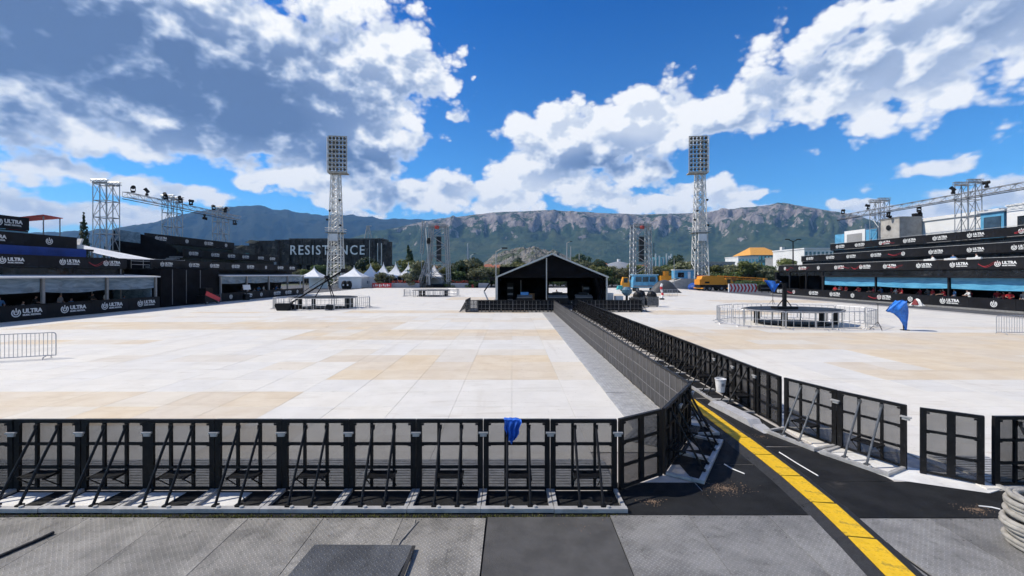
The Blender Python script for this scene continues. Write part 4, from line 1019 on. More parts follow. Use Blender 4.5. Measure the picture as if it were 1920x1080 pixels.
# round effect platforms ringed by tube barriers
tube_m = mat('barrier_tube', (.46, .46, .47), .38, .7, var=.15)
TUBES = {}
def tube_barrier(label, loc, rz, L, group, bars=5, mid=True, h=1.15, feet=True, name='steel_barrier'):
    t = thing(name, label, 'barrier', loc, rz, group); key = (round(L, 2), bars, mid, h)
    if key not in TUBES:
        r = .024 if bars < 8 else .02; c = .10; f = MB()
        f.path([(0, 0, .12), (0, 0, h - c), (c * .3, 0, h - c * .3), (c, 0, h), (L - c, 0, h), (L - c * .3, 0, h - c * .3), (L, 0, h - c), (L, 0, .12), (0, 0, .12)], r, 6)
        i = MB()
        for k in range(bars): x = L * (k + 1) / (bars + 1); i.tube((x, 0, .12), (x, 0, h), r * .62, 5)
        if mid: i.tube((0, 0, .62), (L, 0, .62), r * .7, 5)
        ft = MB().path([(0, -.32, .0), (0, -.28, .08), (0, 0, .13), (0, .28, .08), (0, .32, 0)], r, 5)
        TUBES[key] = (f.mesh('outer_tube', tube_m), i.mesh('infill_bars', tube_m), ft.mesh('foot', tube_m))
    a, b_, c_ = TUBES[key]
    put('outer_tube', a, t); put('infill_bars', b_, t)
    if feet: put('foot', c_, t, (L * .12, 0, 0)); put('foot', c_, t, (L * .88, 0, 0))
    return t
def platform(nm, label, cx, cy, rx_, ry_, deck_r, n, zd):
    t = thing('round_platform', label, 'platform', (cx, cy, 0))
    P = [(deck_r[0] * math.cos(2 * math.pi * (k + .5) / 10), deck_r[1] * math.sin(2 * math.pi * (k + .5) / 10)) for k in range(10)]
    MB().prism(P, zd - .10, zd).build('deck', grey_trim, t)
    MB().prism([(x * .96, y * .96) for x, y in P], zd + .002, zd + .03).build('deck_mat', lamp_black, t)
    for k, (x, y) in enumerate(P):
        MB().tube((x * .93, y * .93, 0), (x * .93, y * .93, zd - .1), .045, 6).build('leg', tube_m, t)
        if k % 3 == 0: MB().bx(x * .80 - .22, x * .80 + .22, y * .80 - .04, y * .80 + .04, .02, zd - .12).build('skirt_panel', lamp_black, t)
    MB().prism([(x * .75, y * .75) for x, y in P], .0, .16).build('base_box', lamp_black, t)
    for k in range(n):
        a0, a1 = 2 * math.pi * k / n, 2 * math.pi * (k + 1) / n
        p = (cx + rx_ * math.cos(a0), cy + ry_ * math.sin(a0)); q = (cx + rx_ * math.cos(a1), cy + ry_ * math.sin(a1)); a, L = to(p, q)
        tube_barrier(f'{nth(k)} tube barrier, counted anticlockwise, ringing the {nm} platform', (p[0], p[1], 0), a + rp.uniform(-.03, .03), L - .06, f'tube barriers of the {nm} platform', 5, True, 1.22)
    return t
platform('right', 'round low platform with black mast on the right of the field', 20.6, 31.6, 5.3, 4.0, (3.5, 2.6), 12, 1.12)
platform('left', 'round low platform with camera crane on the left of the field', -20.5, 46.6, 5.1, 3.6, (3.7, 2.4), 12, 1.25)
platform('far', 'round low platform farthest back, before the left sound tower', -13.4, 71.5, 4.6, 3.2, (3.2, 2.2), 12, 1.1)
# black mast on the right platform
t = thing('black_mast', 'black mast with heavy foot plate on the right platform', 'mast', (19.9, 31.4, 1.15))
MB().bx(-.75, .75, -.4, .4, 0, .16).build('foot_plate', lamp_black, t); MB().bar((0, 0, .16), (0, 0, 1.85), .2, .22).build('column', lamp_black, t)
MB().bar((0, 0, 1.8), (-.45, 0, 1.95), .09).build('arm', lamp_black, t); MB().lathe([(.12, 0), (.16, .2), (.1, .3)], 8, (-.5, 0, 1.82)).build('head', lamp_black, t)
for s in (-1, 1): MB().bar((0, 0, .8), (s * .5, 0, .17), .05).build('strut', lamp_black, t)
# camera crane on the left platform
t = thing('camera_crane', 'black camera crane with tripod and counterweight on the left platform', 'camera crane', (-19.8, 46.0, 1.28))
apx = Vector((0, 0, 2.05))
for a in (90, 210, 330): MB().tube(apx, (1.15 * math.cos(R(a)), 1.15 * math.sin(R(a)), 0), .06, 6, .05).build('tripod_leg', lamp_black, t)
MB().bar((1.3, .9, 2.75), (-2.9, -2.6, -.75), .13, .16).build('arm', lamp_black, t); MB().bar((.2, .1, 2.35), (-2.6, -2.4, -.20), .05).build('tension_rod', lamp_black, t)
MB().prism_y([(-.55, 0), (.55, 0), (.8, .5), (.72, .72), (-.72, .72), (-.8, .5)], -.35, .35).build('counterweight', lamp_black, t, loc=(-3.1, -2.8, -1.25))
MB().bx(-.25, .25, -.3, .3, -.2, .25).build('camera_head', board_m, t, loc=(1.45, 1.0, 2.75)); MB().lathe([(.25, -.15), (.3, 0), (.25, .15)], 10).build('pan_head', lamp_black, t, loc=(0, 0, 2.1))
for k, (x, y) in enumerate(((-18.5, 43.6), (-22.2, 43.75))):
    t = thing('floor_monitor', ('black floor monitor under the left platform, right one', 'black floor monitor under the left platform, left one')[k], 'loudspeaker', (x, y, 0.03)); MB().prism_y([(-.35, 0), (.35, 0), (.25, .5), (-.2, .62)], -.3, .3).build('cabinet', lamp_black, t)

# sound towers
spk = mat('speaker_black', (.008, .008, .009), .6)
def sound_tower(label, x, y, outrig, n_):
    t = thing('sound_tower', label, 'truss tower', (x, y, 0))
    for sx in (-1, 1):
        for sy in (-1, 1):
            mb = MB(); truss(mb, (sx * (2.9 if outrig else 2.3), sy * 1.9, 0), (sx * 2.1, sy * 1.7, 17.4), .62, .085, 20, br=.065); mb.build('corner_truss', galv, t)
    for sy in (-1, 1): mb = MB(); truss(mb, (-2.5, sy * 1.7, 17.4), (2.5, sy * 1.7, 17.4), .62, .085, 6, br=.065); mb.build('head_beam', galv, t)
    mb = MB()
    for k in range(6):
        z0, z1 = 1 + k * 2.7, 1 + (k + 1) * 2.7; s = 1 if k % 2 else -1
        for sy in (-1, 1): mb.tube((-s * 2.1, sy * 1.7, z0), (s * 2.1, sy * 1.7, z1), .09, 5).tube((-2.1, sy * 1.7, z1), (2.1, sy * 1.7, z1), .07, 5)
    mb.build('cross_bracing', galv, t)
    if outrig:
        for sy in (-1, 1): mb = MB(); truss(mb, (outrig * 5.6, sy * 1.7, .2), (outrig * 2.3, sy * 1.7, 9.5), .55, .09, 9, br=.065); mb.build('outrigger', galv, t)
    for k in range(10):
        MB().bx(-.62, .62, -.5, .5, 0, .66).build('speaker_box', spk, t, loc=(.1, -.3 - .05 * (k - 5) ** 2 * .12, 13.6 - k * .70))
    MB().lathe([(.55, 0), (.7, .5), (.6, .9)], 12).build('beacon_lamp', mat('red_lens', (.3, .04, .035), .3), t, loc=(-.2, -1.9, 16.3))
    MB().bx(-2.0, 2.0, -1.6, 1.6, 0, 1.0).build('ballast', fabric_m, t)
    return t
sound_tower('silver truss sound tower left of the tent with a sloping outrigger', -20.6, 121, -1, 0)
sound_tower('silver truss sound tower right of the tent with hanging black speakers', 36.2, 121, 0, 1)

# white pagoda tents in a row
pvc = mat('white_pvc', (.70, .70, .70), .45, var=.06, scale=.5); lwin = mat('tent_window', (.22, .25, .3), .3)
def pagoda(label, x, y, w, closed, h=3.0, ah=6.5):
    t = thing('pagoda_tent', label, 'tent', (x, y, 0), 0, 'white pagoda tents')
    n = 9; prof = [(w / 2 * (1 - (k / n)) ** 1.7 + .05, h + (ah - h) * (k / n) ** 1.0) for k in range(n + 1)]
    mb = MB(); vs = []
    for (r_, z) in prof: vs += [(-r_, -r_, z), (r_, -r_, z), (r_, r_, z), (-r_, r_, z)]
    fs = [(k * 4 + i, k * 4 + (i + 1) % 4, (k + 1) * 4 + (i + 1) % 4, (k + 1) * 4 + i) for k in range(n) for i in range(4)]
    mb.add(vs, fs + [(n * 4, n * 4 + 1, n * 4 + 2, n * 4 + 3)]); mb.build('roof', pvc, t)
    MB().bx(-w / 2, w / 2, -w / 2, w / 2, h - .38, h - .002).build('valance', pvc, t)
    MB().tube((0, 0, ah - .1), (0, 0, ah + .35), .05, 6).build('finial', pvc, t)
    for sx in (-1, 1):
        for sy in (-1, 1): MB().bx(sx * (w / 2 - .08) - .06, sx * (w / 2 - .08) + .06, sy * (w / 2 - .08) - .06, sy * (w / 2 - .08) + .06, 0, h - .4).build('post', pvc, t)
    if closed:
        MB().bx(-w / 2 + .05, w / 2 - .05, -w / 2 + .12, -w / 2 + .16, 0, h - .38).build('front_wall', pvc, t); MB().bx(-w / 2 + .12, -w / 2 + .16, -w / 2 + .2, w / 2, 0, h - .38).build('side_wall', pvc, t)
        MB().bx(-.35, .35, -w / 2 + .09, -w / 2 + .118, 1.1, 1.9).build('window', lwin, t)
    else: MB().bx(-w / 2 + .1, w / 2 - .1, w / 2 - .12, w / 2 - .08, 0, h - .4).build('back_wall', pvc, t)
for k, (px, Y, w, c, ap_, lab) in enumerate(((589, 112, 5.0, 0, 5.6, 'white pagoda tent just left of the left floodlight tower'), (664, 116, 6.0, 1, 5.8, 'closed white pagoda tent right of the left floodlight tower'),
        (695, 124, 4.6, 1, 6.6, 'slim white pagoda tent between the closed one and the row'), (719, 126, 5.2, 0, 7.0, 'leftmost white pagoda tent of the row of five'), (742, 126, 5.2, 0, 7.0, 'second white pagoda tent of the row of five'),
        (766, 126, 5.2, 0, 7.0, 'middle white pagoda tent of the row of five'), (789, 126, 5.2, 0, 7.0, 'fourth white pagoda tent of the row of five'), (814, 126, 5.2, 0, 6.8, 'rightmost white pagoda tent, behind the left sound tower'))):
    pagoda(lab, X_(px, Y), Y, w, c, 3.1, ap_)

# the dark lettered building
dk1 = mat('dark_louvre', (.045, .042, .040), .7, var=.5, scale=.5, spec=.2, stain=((.17, .155, .14), .45, .52, .7)); dk2 = mat('dark_column', (.09, .085, .08), .7, var=.3, scale=.5); gl2 = mat('building_glass', (.05, .09, .13), .12, .3, var=.5, scale=.3)
RB = thing('lettered_building', 'big dark louvred building with RESISTANCE in white letters', 'building', (0, 0, 0))
By = 178
bx0, bx1 = X_(545, By), X_(716, By)
MB().bx(bx0, bx1, By, By + 9, 7.6, 18.2).build('upper_block', dk1, RB)
for k in range(30):
    x = bx0 + (bx1 - bx0) * (k + .5) / 30; MB().bx(x - .60, x + .60, By - .30 - .28 * ((k * 7) % 4), By - .02, 7.9 + .3 * (k % 2), 18.0 + .35 * math.sin(k * .5)).build('louvre_panel', dk1, RB)
MB().bx(bx0 - 1, bx1 + .3, By + .4, By + 9, 18.22, 18.7).build('roof_slab', dk2, RB)
endc = MB()
for k in range(9):
    a = R(-90 + 90 * k / 8); a2 = R(-90 + 90 * (k + 1) / 8)
    if k < 8: endc.add([(bx1 + 3.2 * math.cos(a), By + 4 + 4.2 * math.sin(a), z) for z in (4, 17.4)] + [(bx1 + 3.2 * math.cos(a2), By + 4 + 4.2 * math.sin(a2), z) for z in (17.4, 4)], [(0, 3, 2, 1)])
endc.build('rounded_end', dk1, RB, smooth=True)
for px in (710, 716): MB().tube((X_(px, By), By - .8, 5), (X_(px, By), By - .8, 16.6), .3, 8).build('end_column', tower_w, RB)
for k in range(9):
    x = bx0 + 3 + k * 4.6; MB().bar((x, By + 2, 0), (x + 2.3, By + .6, 7.6), .9, .9).build('slanted_column', dk2, RB); MB().bar((x + 4.3, By + 2, 0), (x + 2.5, By + .6, 7.6), .7, .7).build('slanted_column', dk2, RB)
MB().bx(bx0, bx1, By + 8, By + 9, 0, 7.6).build('recessed_wall', board_m, RB)
v_, f_ = text_mesh('RESISTANCE', 5.6, 't', None, .035, .12, 1.22)
xs_ = [v[0] for v in v_]; sx_ = (X_(686, By) - X_(548, By)) / (max(xs_) - min(xs_))
let = MB(); let.add([(X_(548, By) + (x - min(xs_)) * sx_, By - 1.5 + y, 11.9 + z * .98) for x, y, z in v_], f_)
# one part per letter
def split_islands(mb):
    par = list(range(len(mb.v)))
    def fi(a):
        while par[a] != a: par[a] = par[par[a]]; a = par[a]
        return a
    for f in mb.f:
        for b_ in f[1:]: par[fi(b_)] = fi(f[0])
    isl = {}
    for f in mb.f: isl.setdefault(fi(f[0]), []).append(f)
    res = []
    for fs in isl.values():
        ids = sorted({i for f in fs for i in f}); mp = {i: k for k, i in enumerate(ids)}
        q = MB(); q.v = [mb.v[i] for i in ids]; q.f = [tuple(mp[i] for i in f) for f in fs]; res.append(q)
    return res
letter_m = mat('white_letters', (.80, .80, .78), .6, var=.12, scale=.8)
for q in split_islands(let): q.build('letter', letter_m, RB)
# stepped left wing
for k, (pa, pb, za, zb, yo) in enumerate(((455, 500, 6, 15.2, -8), (478, 530, 5, 17.4, -4), (520, 546, 0, 18.0, -2), (462, 520, 0, 6.0, -10))):
    MB().bx(X_(pa, By), X_(pb, By), By + yo, By + 8, za, zb).build('wing_block', dk1, RB)
    n = max(2, (pb - pa) // 9)
    for q in range(n):
        xx = X_(pa, By) + (X_(pb, By) - X_(pa, By)) * (q + .5) / n
        if (q + k) % 3 != 1: MB().bx(xx - .72, xx + .72, By + yo - .12, By + yo - .004, za + 1.5 + (q % 2) * 2.0, min(zb - 1, za + 4.2 + (q % 2) * 2.0)).build('window', gl2 if q % 2 else lwin, RB)
for (pa, pb, z) in ((487, 497, 16.6), (470, 481, 14.6)): MB().add([(X_(pa, By), By - 10, z - .5), (X_(pb, By), By - 10, z + .6), (X_(pb, By), By - 4, z + .6), (X_(pa, By), By - 4, z - .5)], [(0, 1, 2, 3)]).build('skylight', awn_top, RB)
t = thing('mast_tripod', 'thin grey tripod mast rising behind the lettered building', 'mast', (X_(690, 205), 205, 0))
for dx in (-1.5, 0, 1.5): MB().tube((dx * 1.6, 0, 17), (dx * .25, 0, 27), .28, 6).build('leg', galv, t)
MB().tube((-1, 0, 26.5), (1.6, 0, 26.9), .2, 5).build('arm', galv, t); MB().bx(-3, 3, -1, 1, 0, 17).build('plinth', dk2, t)

# ------------------------------------------------------------------ trees
bark = mat('bark', (.09, .07, .05), .9, bump=.5)
def mat_leaf(name, a, b_):
    m, t, b = new_mat(name); ge = t.node('ShaderNodeNewGeometry'); oi = t.node('ShaderNodeObjectInfo')
    c = t.mix(ge.outputs['Random Per Island'], a, b_)
    hs = t.node('ShaderNodeHueSaturation'); t.link(c, hs.inputs['Color']); t.put(hs.inputs['Value'], t.math('MULTIPLY_ADD', oi.outputs['Random'], .5, .75)); t.put(hs.inputs['Hue'], t.math('MULTIPLY_ADD', oi.outputs['Random'], .03, .485))
    t.link(hs.outputs[0], b.inputs['Base Color']); b.inputs['Roughness'].default_value = .65
    tl = t.node('ShaderNodeBsdfTranslucent'); t.link(hs.outputs[0], tl.inputs['Color']); mx = t.node('ShaderNodeMixShader'); mx.inputs[0].default_value = .25
    t.link(b.outputs[0], mx.inputs[1]); t.link(tl.outputs[0], mx.inputs[2]); t.link(mx.outputs[0], t.n['Material Output'].inputs['Surface'])
    return m
leaf = [mat_leaf('leaf_green', (.045, .085, .022), (.11, .155, .045)), mat_leaf('leaf_olive', (.09, .105, .048), (.18, .18, .09)), mat_leaf('leaf_dark', (.018, .042, .016), (.048, .082, .03)), mat_leaf('leaf_yellow', (.09, .115, .025), (.17, .18, .05))]
def crown_mesh(seed, h, w, z0, kind, n=900, ls=.55):
    rr = random.Random(seed); mb = MB(); blobs = []
    if kind == 'cone': blobs = [(rr.uniform(-.1, .1) * w, rr.uniform(-.1, .1) * w, z0 + (h - z0) * k / 9, w * .5 * (1 - k / 9.6) + .12, (h - z0) / 8) for k in range(10)]
    elif kind == 'column': blobs = [(0, 0, z0 + (h - z0) * k / 9, w * .5 * math.sin(math.pi * min(1, .12 + k / 9 * .88)) ** .6 + .1, (h - z0) / 8) for k in range(10)]
    else:
        for k in range(11):
            a = rr.uniform(0, 6.28); q = rr.random() ** .6; zz = rr.random()
            blobs.append((math.cos(a) * q * w * .36, math.sin(a) * q * w * .36, z0 + (h - z0) * (.2 + .66 * zz), w * rr.uniform(.15, .27), (h - z0) * rr.uniform(.13, .22)))
    for _ in range(n):
        b_ = rr.choice(blobs); d = Vector((rr.gauss(0, 1), rr.gauss(0, 1), rr.gauss(0, 1))).normalized(); q = rr.uniform(.62, 1.08)
        c = Vector((b_[0] + d.x * b_[3] * q, b_[1] + d.y * b_[3] * q, b_[2] + d.z * b_[4] * q)); s = ls * rr.uniform(.5, 1.2)
        nrm = (d + Vector((rr.gauss(0, .5), rr.gauss(0, .5), rr.gauss(0, .5)))).normalized(); u = nrm.orthogonal().normalized(); v = nrm.cross(u); ang = rr.uniform(0, 6.28)
        u, v = u * math.cos(ang) + v * math.sin(ang), v * math.cos(ang) - u * math.sin(ang)
        mb.add([c - u * s, c - v * s * .55 + u * s * .1, c + u * s, c + v * s * .55], [(0, 1, 2, 3)])
    return mb
def trunk_mesh(seed, h, w, z0, r):
    rr = random.Random(seed); mb = MB().tube((0, 0, -.1), (0, 0, z0 + (h - z0) * .35), r, 8, r * .6)
    for k in range(6):
        a = rr.uniform(0, 6.28); mb.tube((0, 0, z0 * .7 + (h - z0) * .05 * k), (math.cos(a) * w * .3, math.sin(a) * w * .3, z0 + (h - z0) * rr.uniform(.4, .75)), r * .4, 5, r * .12)
    return mb
TREES = {}
def tree_proto(key, seed, h, w, z0, kind, lf, n, ls):
    TREES[key] = (crown_mesh(seed, h, w, z0, kind, n, ls).mesh('crown', lf), trunk_mesh(seed, h, w, z0, max(.10, w * .035)).mesh('trunk', bark))
tree_proto('round', 1, 9, 8, 2.2, 'round', leaf[0], 1900, .42); tree_proto('wide', 2, 8, 10, 2.0, 'round', leaf[0], 2000, .45); tree_proto('olive', 3, 6, 7, 1.2, 'round', leaf[1], 1600, .36)
tree_proto('pine', 4, 12, 8, 2.5, 'round', leaf[2], 2200, .42); tree_proto('cypress', 5, 10, 2.2, .4, 'column', leaf[2], 1200, .30); tree_proto('shrub', 6, 4.2, 5.4, .3, 'round', leaf[1], 1400, .26)
tree_proto('yellow', 7, 8, 8, 1.6, 'round', leaf[3], 1800, .42); tree_proto('cone', 8, 13, 7.5, 1.2, 'cone', leaf[2], 2200, .42); tree_proto('bush', 9, 3.0, 5.5, .1, 'round', leaf[0], 1100, .28)
def tree(key, label, px, Y, s, group, zs=1.0, name=None, z=-.06):
    t = thing(name or ('shrub' if key in ('shrub', 'bush') else key + '_tree' if key in ('pine', 'olive', 'cypress') else 'tree'), label, 'shrub' if key in ('shrub', 'bush') else 'tree', (X_(px, Y), Y, z), rp.uniform(0, 6.28), group)
    c, tr = TREES[key]; o = put('crown', c, t); o2 = put('trunk', tr, t); t.scale = (s, s, s * zs); return t
tree('cone', 'dark conifer standing behind the row of white pagoda tents', 765, 150, .95, None, 1.0)
tree('cypress', 'tall slim dark cypress behind the left stand near the scaffold tower', 157, 70, .78, None, 1.58)
tree('cypress', 'small dark cypress under the nearest left scaffold tower', 197, 66, .5, None, 1.5)
tree('shrub', 'round olive shrub before the row of tents, left one', 721, 119, 1.05, None); tree('shrub', 'round olive shrub before the row of tents, right one', 770, 119, 1.0, None)
rows = [(560, 165, 'olive'), (575, 150, 'yellow'), (600, 165, 'round'), (640, 160, 'yellow'), (658, 158, 'round'), (690, 162, 'pine'), (705, 165, 'round'), (738, 165, 'wide'), (800, 160, 'round'), (828, 165, 'wide'), (852, 140, 'yellow'), (862, 132, 'pine'),
        (876, 150, 'yellow'), (890, 140, 'pine'), (905, 160, 'olive'), (922, 150, 'yellow'), (945, 170, 'olive'), (972, 160, 'pine'), (1010, 170, 'wide'), (1050, 170, 'olive'), (1078, 165, 'yellow'), (1090, 180, 'pine'), (1112, 170, 'olive'), (1122, 185, 'pine'), (1145, 160, 'olive'),
        (1165, 170, 'olive'), (1185, 155, 'olive'), (1215, 165, 'olive'), (1235, 150, 'yellow'), (1258, 155, 'round'), (1270, 170, 'pine'), (1285, 160, 'pine'), (1300, 150, 'yellow'), (1330, 175, 'olive'), (1358, 165, 'round'), (1385, 150, 'olive'), (1402, 140, 'round'), (1420, 146, 'olive'), (1438, 138, 'round'), (1455, 150, 'yellow'), (1472, 140, 'olive'), (1490, 150, 'round'), (1510, 150, 'olive')]
for k, (px, Y, key) in enumerate(rows):
    kind = {'round': 'green broadleaf', 'yellow': 'yellow-green', 'olive': 'grey-olive', 'pine': 'dark green pine', 'wide': 'spreading green'}[key]
    tree(key, f'{kind} tree, {nth(k)} from the left in the tree line behind the field', px, Y, rp.uniform(.72, 1.02), 'trees behind the field', rp.uniform(.85, 1.1))
for k, (px, Y, s) in enumerate(((845, 119, .7), (858, 120, .8), (872, 119, .7), (888, 119, .75), (1405, 106, .8), (1425, 104, .9), (1445, 102, .8), (1462, 100, .8), (1390, 108, .7))):
    tree('bush', f'{nth(k)} low green bush from the left along the far edge of the field', px, Y, s, 'low bushes along the far edge')

hr_ = random.Random(31)
for k in range(60):
    px = 640 + k * 14.2 + hr_.uniform(-4, 4); key = ('bush', 'shrub', 'bush', 'olive', 'yellow')[k % 5]
    kind = {'bush': 'dense green', 'shrub': 'round olive', 'olive': 'grey-green', 'yellow': 'yellow-green'}[key]
    tree(key, f'{kind} bush, {nth(k)} from the left in the second hedge behind the field', px, hr_.uniform(126, 136), hr_.uniform(.85, 1.25) * (1.65 if key in ('bush', 'shrub') else .9), 'hedge behind the field', 1.0, 'shrub')['category'] = 'shrub'

# ------------------------------------------------------------------ vehicles and equipment at the far edge
yel = mat('crane_yellow', (.64, .25, .012), .45, var=.12, stain=((.2, .12, .03), 1.5, .58, .5)); tyre = mat('tyre', (.015, .015, .016), .8); skyblue = mat('truck_blue', (.09, .30, .48), .45, var=.2, scale=1.2, stain=((.2, .2, .2), 1.5, .58, .5))
def wheel(parent, x, y, r, w=.35):
    o = MB().tube((x, y - w / 2, r), (x, y + w / 2, r), r, 14).build('wheel', tyre, parent)
    MB().tube((x, y - w / 2 - .02, r), (x, y + w / 2 + .02, r), r * .5, 10).build('rim', grey_trim, o)
cr = thing('mobile_crane', 'yellow mobile crane with lowered lattice boom below the right floodlight tower', 'crane', (46.0, 98.5, -.03), R(3))
MB().bx(-3.6, 3.2, -1.25, 1.25, .75, 1.35).build('chassis', lamp_black, cr)
MB().prism_y([(-3.3, 1.36), (2.2, 1.36), (2.4, 2.2), (1.9, 3.25), (-1.2, 3.45), (-3.0, 3.3), (-3.4, 2.4)], -1.2, 1.2).build('upper_body', yel, cr)
MB().prism_y([(2.3, 1.0), (4.2, 1.0), (4.2, 1.9), (3.6, 2.8), (2.5, 2.8)], -1.15, .1).build('cab', yel, cr); MB().bx(2.75, 3.55, -1.18, -1.155, 1.75, 2.6).build('cab_window', glass_dark, cr)
for x in (-2.7, -1.4, 1.4, 2.8):
    for y in (-1.1, 1.1): wheel(cr, x, y, .55)
mb = MB(); truss(mb, (1.2, 0, 3.1), (12.2, 0, 2.5), .55, .06, 14, br=.035); mb.build('boom', yel, cr); MB().bx(12.0, 12.8, -.3, .3, 2.1, 2.8).build('boom_head', yel, cr)
MB().bx(-3.7, -2.5, -1.3, 1.3, 1.4, 2.6).build('counterweight', mat('crane_orange', (.55, .20, .01), .5), cr)
for q in range(1): MB().bx(-2.6, -1.4, -1.225, -1.205, 1.7, 2.1).build('vent_grille', lamp_black, cr)
for x in (-3.3, 2.6): MB().bx(x - .15, x + .15, -2.2, 2.2, .5, .7).build('outrigger_beam', yel, cr)
t = thing('boom_rest', 'red steel boom section lying behind the yellow crane', 'truss', (44.5, 103, 0)); mb = MB(); truss(mb, (0, 0, 3.0), (9, 0, 2.6), .8, .08, 9, br=.06); mb.build('lattice', mat('crane_red', (.30, .03, .02), .5), t)
for x in (1, 8): MB().bx(x - .2, x + .2, -.5, .5, 0, 2.3).build('trestle', grey_trim, t)
# chevron wall
cv = thing('chevron_barrier', 'red and white chevron barrier beside the yellow crane', 'barrier', (44.9, 89.0, -.02)); chr_ = mat('chevron_red', (.52, .03, .04), .5); chw = mat('chevron_white', (.70, .70, .69), .5)
MB().bx(0, 5.8, .0, .3, 0, 1.75).build('board', chw, cv)
for k in range(8):
    x = .15 + k * .72; MB().add([(x, -.01, .08), (x + .36, -.01, .08), (x + .72, -.01, .88), (x + .36, -.01, .88)], [(0, 1, 2, 3)]).add([(x + .36, -.01, .88), (x + .72, -.01, .88), (x + .36, -.01, 1.68), (x, -.01, 1.68)], [(0, 1, 2, 3)]).build('chevron', chr_, cv)
for k, x in enumerate((51.2, 53.2)):
    t = thing('road_case', ('black road case right of the chevron barrier', 'second black road case right of the chevron barrier')[k], 'case', (x, 88.4, -.02)); MB().bx(0, 1.8, 0, 1, .18, 1.6).build('case', lamp_black, t)
    for q in (.2, 1.6): MB().tube((q, -.02, .09), (q, .08, .09), .09, 8).build('castor', tyre, t)
    MB().bx(-.01, 1.81, -.012, .0, .85, .92).build('edge_strip', alu, t)
# site cabin on a concrete ramp
t = thing('concrete_ramp', 'pale concrete ramp under the blue site cabin', 'ramp', (X_(1258, 112), 112, -.02)); MB().prism_y([(0, 0), (7.6, 0), (7.6, 2.6), (2.8, 2.6), (0, 1.6)], 0, 5).build('ramp_body', conc, t); MB().bx(5.3, 6.1, -.03, -.004, .3, 1.6).build('blue_door', skyblue, t)
t = thing('site_cabin', 'blue and white site cabin left of the right floodlight tower', 'cabin', (X_(1266, 113), 113.2, 2.59)); MB().bx(0, 5.0, 0, 2.4, 0, 2.2).build('body', skyblue, t); MB().bx(-.1, 5.1, -.15, 2.5, 2.2, 2.4).build('roof', awn_top, t); MB().bx(.8, 2.4, -.03, -.004, .3, 1.6).build('window', glass_dark, t); MB().bx(3.4, 4.1, -.03, -.004, 0, 1.8).build('door', awn_top, t)
t = thing('tarp_bundle', 'blue tarpaulin bundle at the foot of the right floodlight tower', 'tarpaulin', (X_(1303, 106), 106, 0)); MB().lathe([(1.5, 0), (1.7, .5), (1.5, 1.1), (.8, 1.6)], 12).build('bundle', mat('deep_blue_tarp', (.01, .06, .28), .5, bump=.6, bscale=3), t)
# blue truck
tk = thing('truck', 'light blue lorry behind the right side of the mixing tent', 'lorry', (X_(1208, 92), 92, -.02), R(-4))
MB().prism_y([(-2.6, .9), (2.6, .9), (2.6, 2.0), (2.35, 3.5), (-2.35, 3.5), (-2.6, 2.0)], -1.2, 1.2).build('cab', skyblue, tk)
for s in (-1, 0, 1): MB().bx(s * 1.45 - .6, s * 1.45 + .6, -1.24, -1.205, 2.15, 3.2).build('cab_window', gl2, tk)
MB().bx(-2.7, 2.7, -1.3, 1.3, 3.52, 3.72).build('roof_visor', mat('truck_pale', (.30, .50, .62), .4), tk); MB().bx(-2.5, 2.5, -1.26, -1.21, 1.1, 1.35).build('bumper', grey_trim, tk)
for x in (-1.8, 1.8):
    for y in (-1, 1): wheel(tk, x, y, .5)
MB().bx(-2.4, 2.4, 1.3, 6.0, 1.0, 2.4).build('load_bed', skyblue, tk)
t = thing('small_loader', 'yellow and teal loader at the left of the blue lorry', 'loader', (X_(1172, 95), 95, -.02)); t.scale = (.72, .72, .82); MB().prism_y([(-1.2, .6), (1.2, .6), (1.2, 2.2), (.7, 3.8), (-.7, 3.8), (-1.2, 2.2)], -.8, .8).build('cab', yel, t); MB().bx(-.6, .6, -.84, -.805, 2.3, 3.5).build('cab_window', glass_dark, t); MB().prism_y([(-2.6, .4), (-.9, .5), (-1.0, 1.6), (-2.2, 1.4)], -.9, .9).build('bucket', mat('teal_paint', (.03, .30, .32), .5), t)
for x in (-.8, .8):
    for y in (-.8, .8): wheel(t, x, y, .5)
t = thing('orange_loader', 'small orange loader behind the dark tarpaulin heap right of the lorry', 'loader', (X_(1248, 118), 118, -.02)); MB().bx(-1.6, 1.6, -.8, .8, 2.0, 3.4).build('body', yel, t); MB().bx(-.6, .6, -.6, .6, 3.4, 4.6).build('cab', yel, t)
for x in (-1, 1): wheel(t, x, -.7, .9)
t = thing('tarp_heap', 'dark grey tarpaulin heap right of the blue lorry', 'tarpaulin', (X_(1246, 86), 86, 0)); MB().sheet(lambda u, v: (-3 + 6 * u, -1.5 + 3 * v, max(0, 2.6 * math.sin(u * math.pi) ** .8 * math.sin(v * math.pi) ** .6 + .3 * fbm(u * 4, v * 4, 2, 3))), 14, 8).build('heap', mat('dark_tarp', (.05, .052, .055), .6, bump=.5, bscale=3), t, smooth=True)
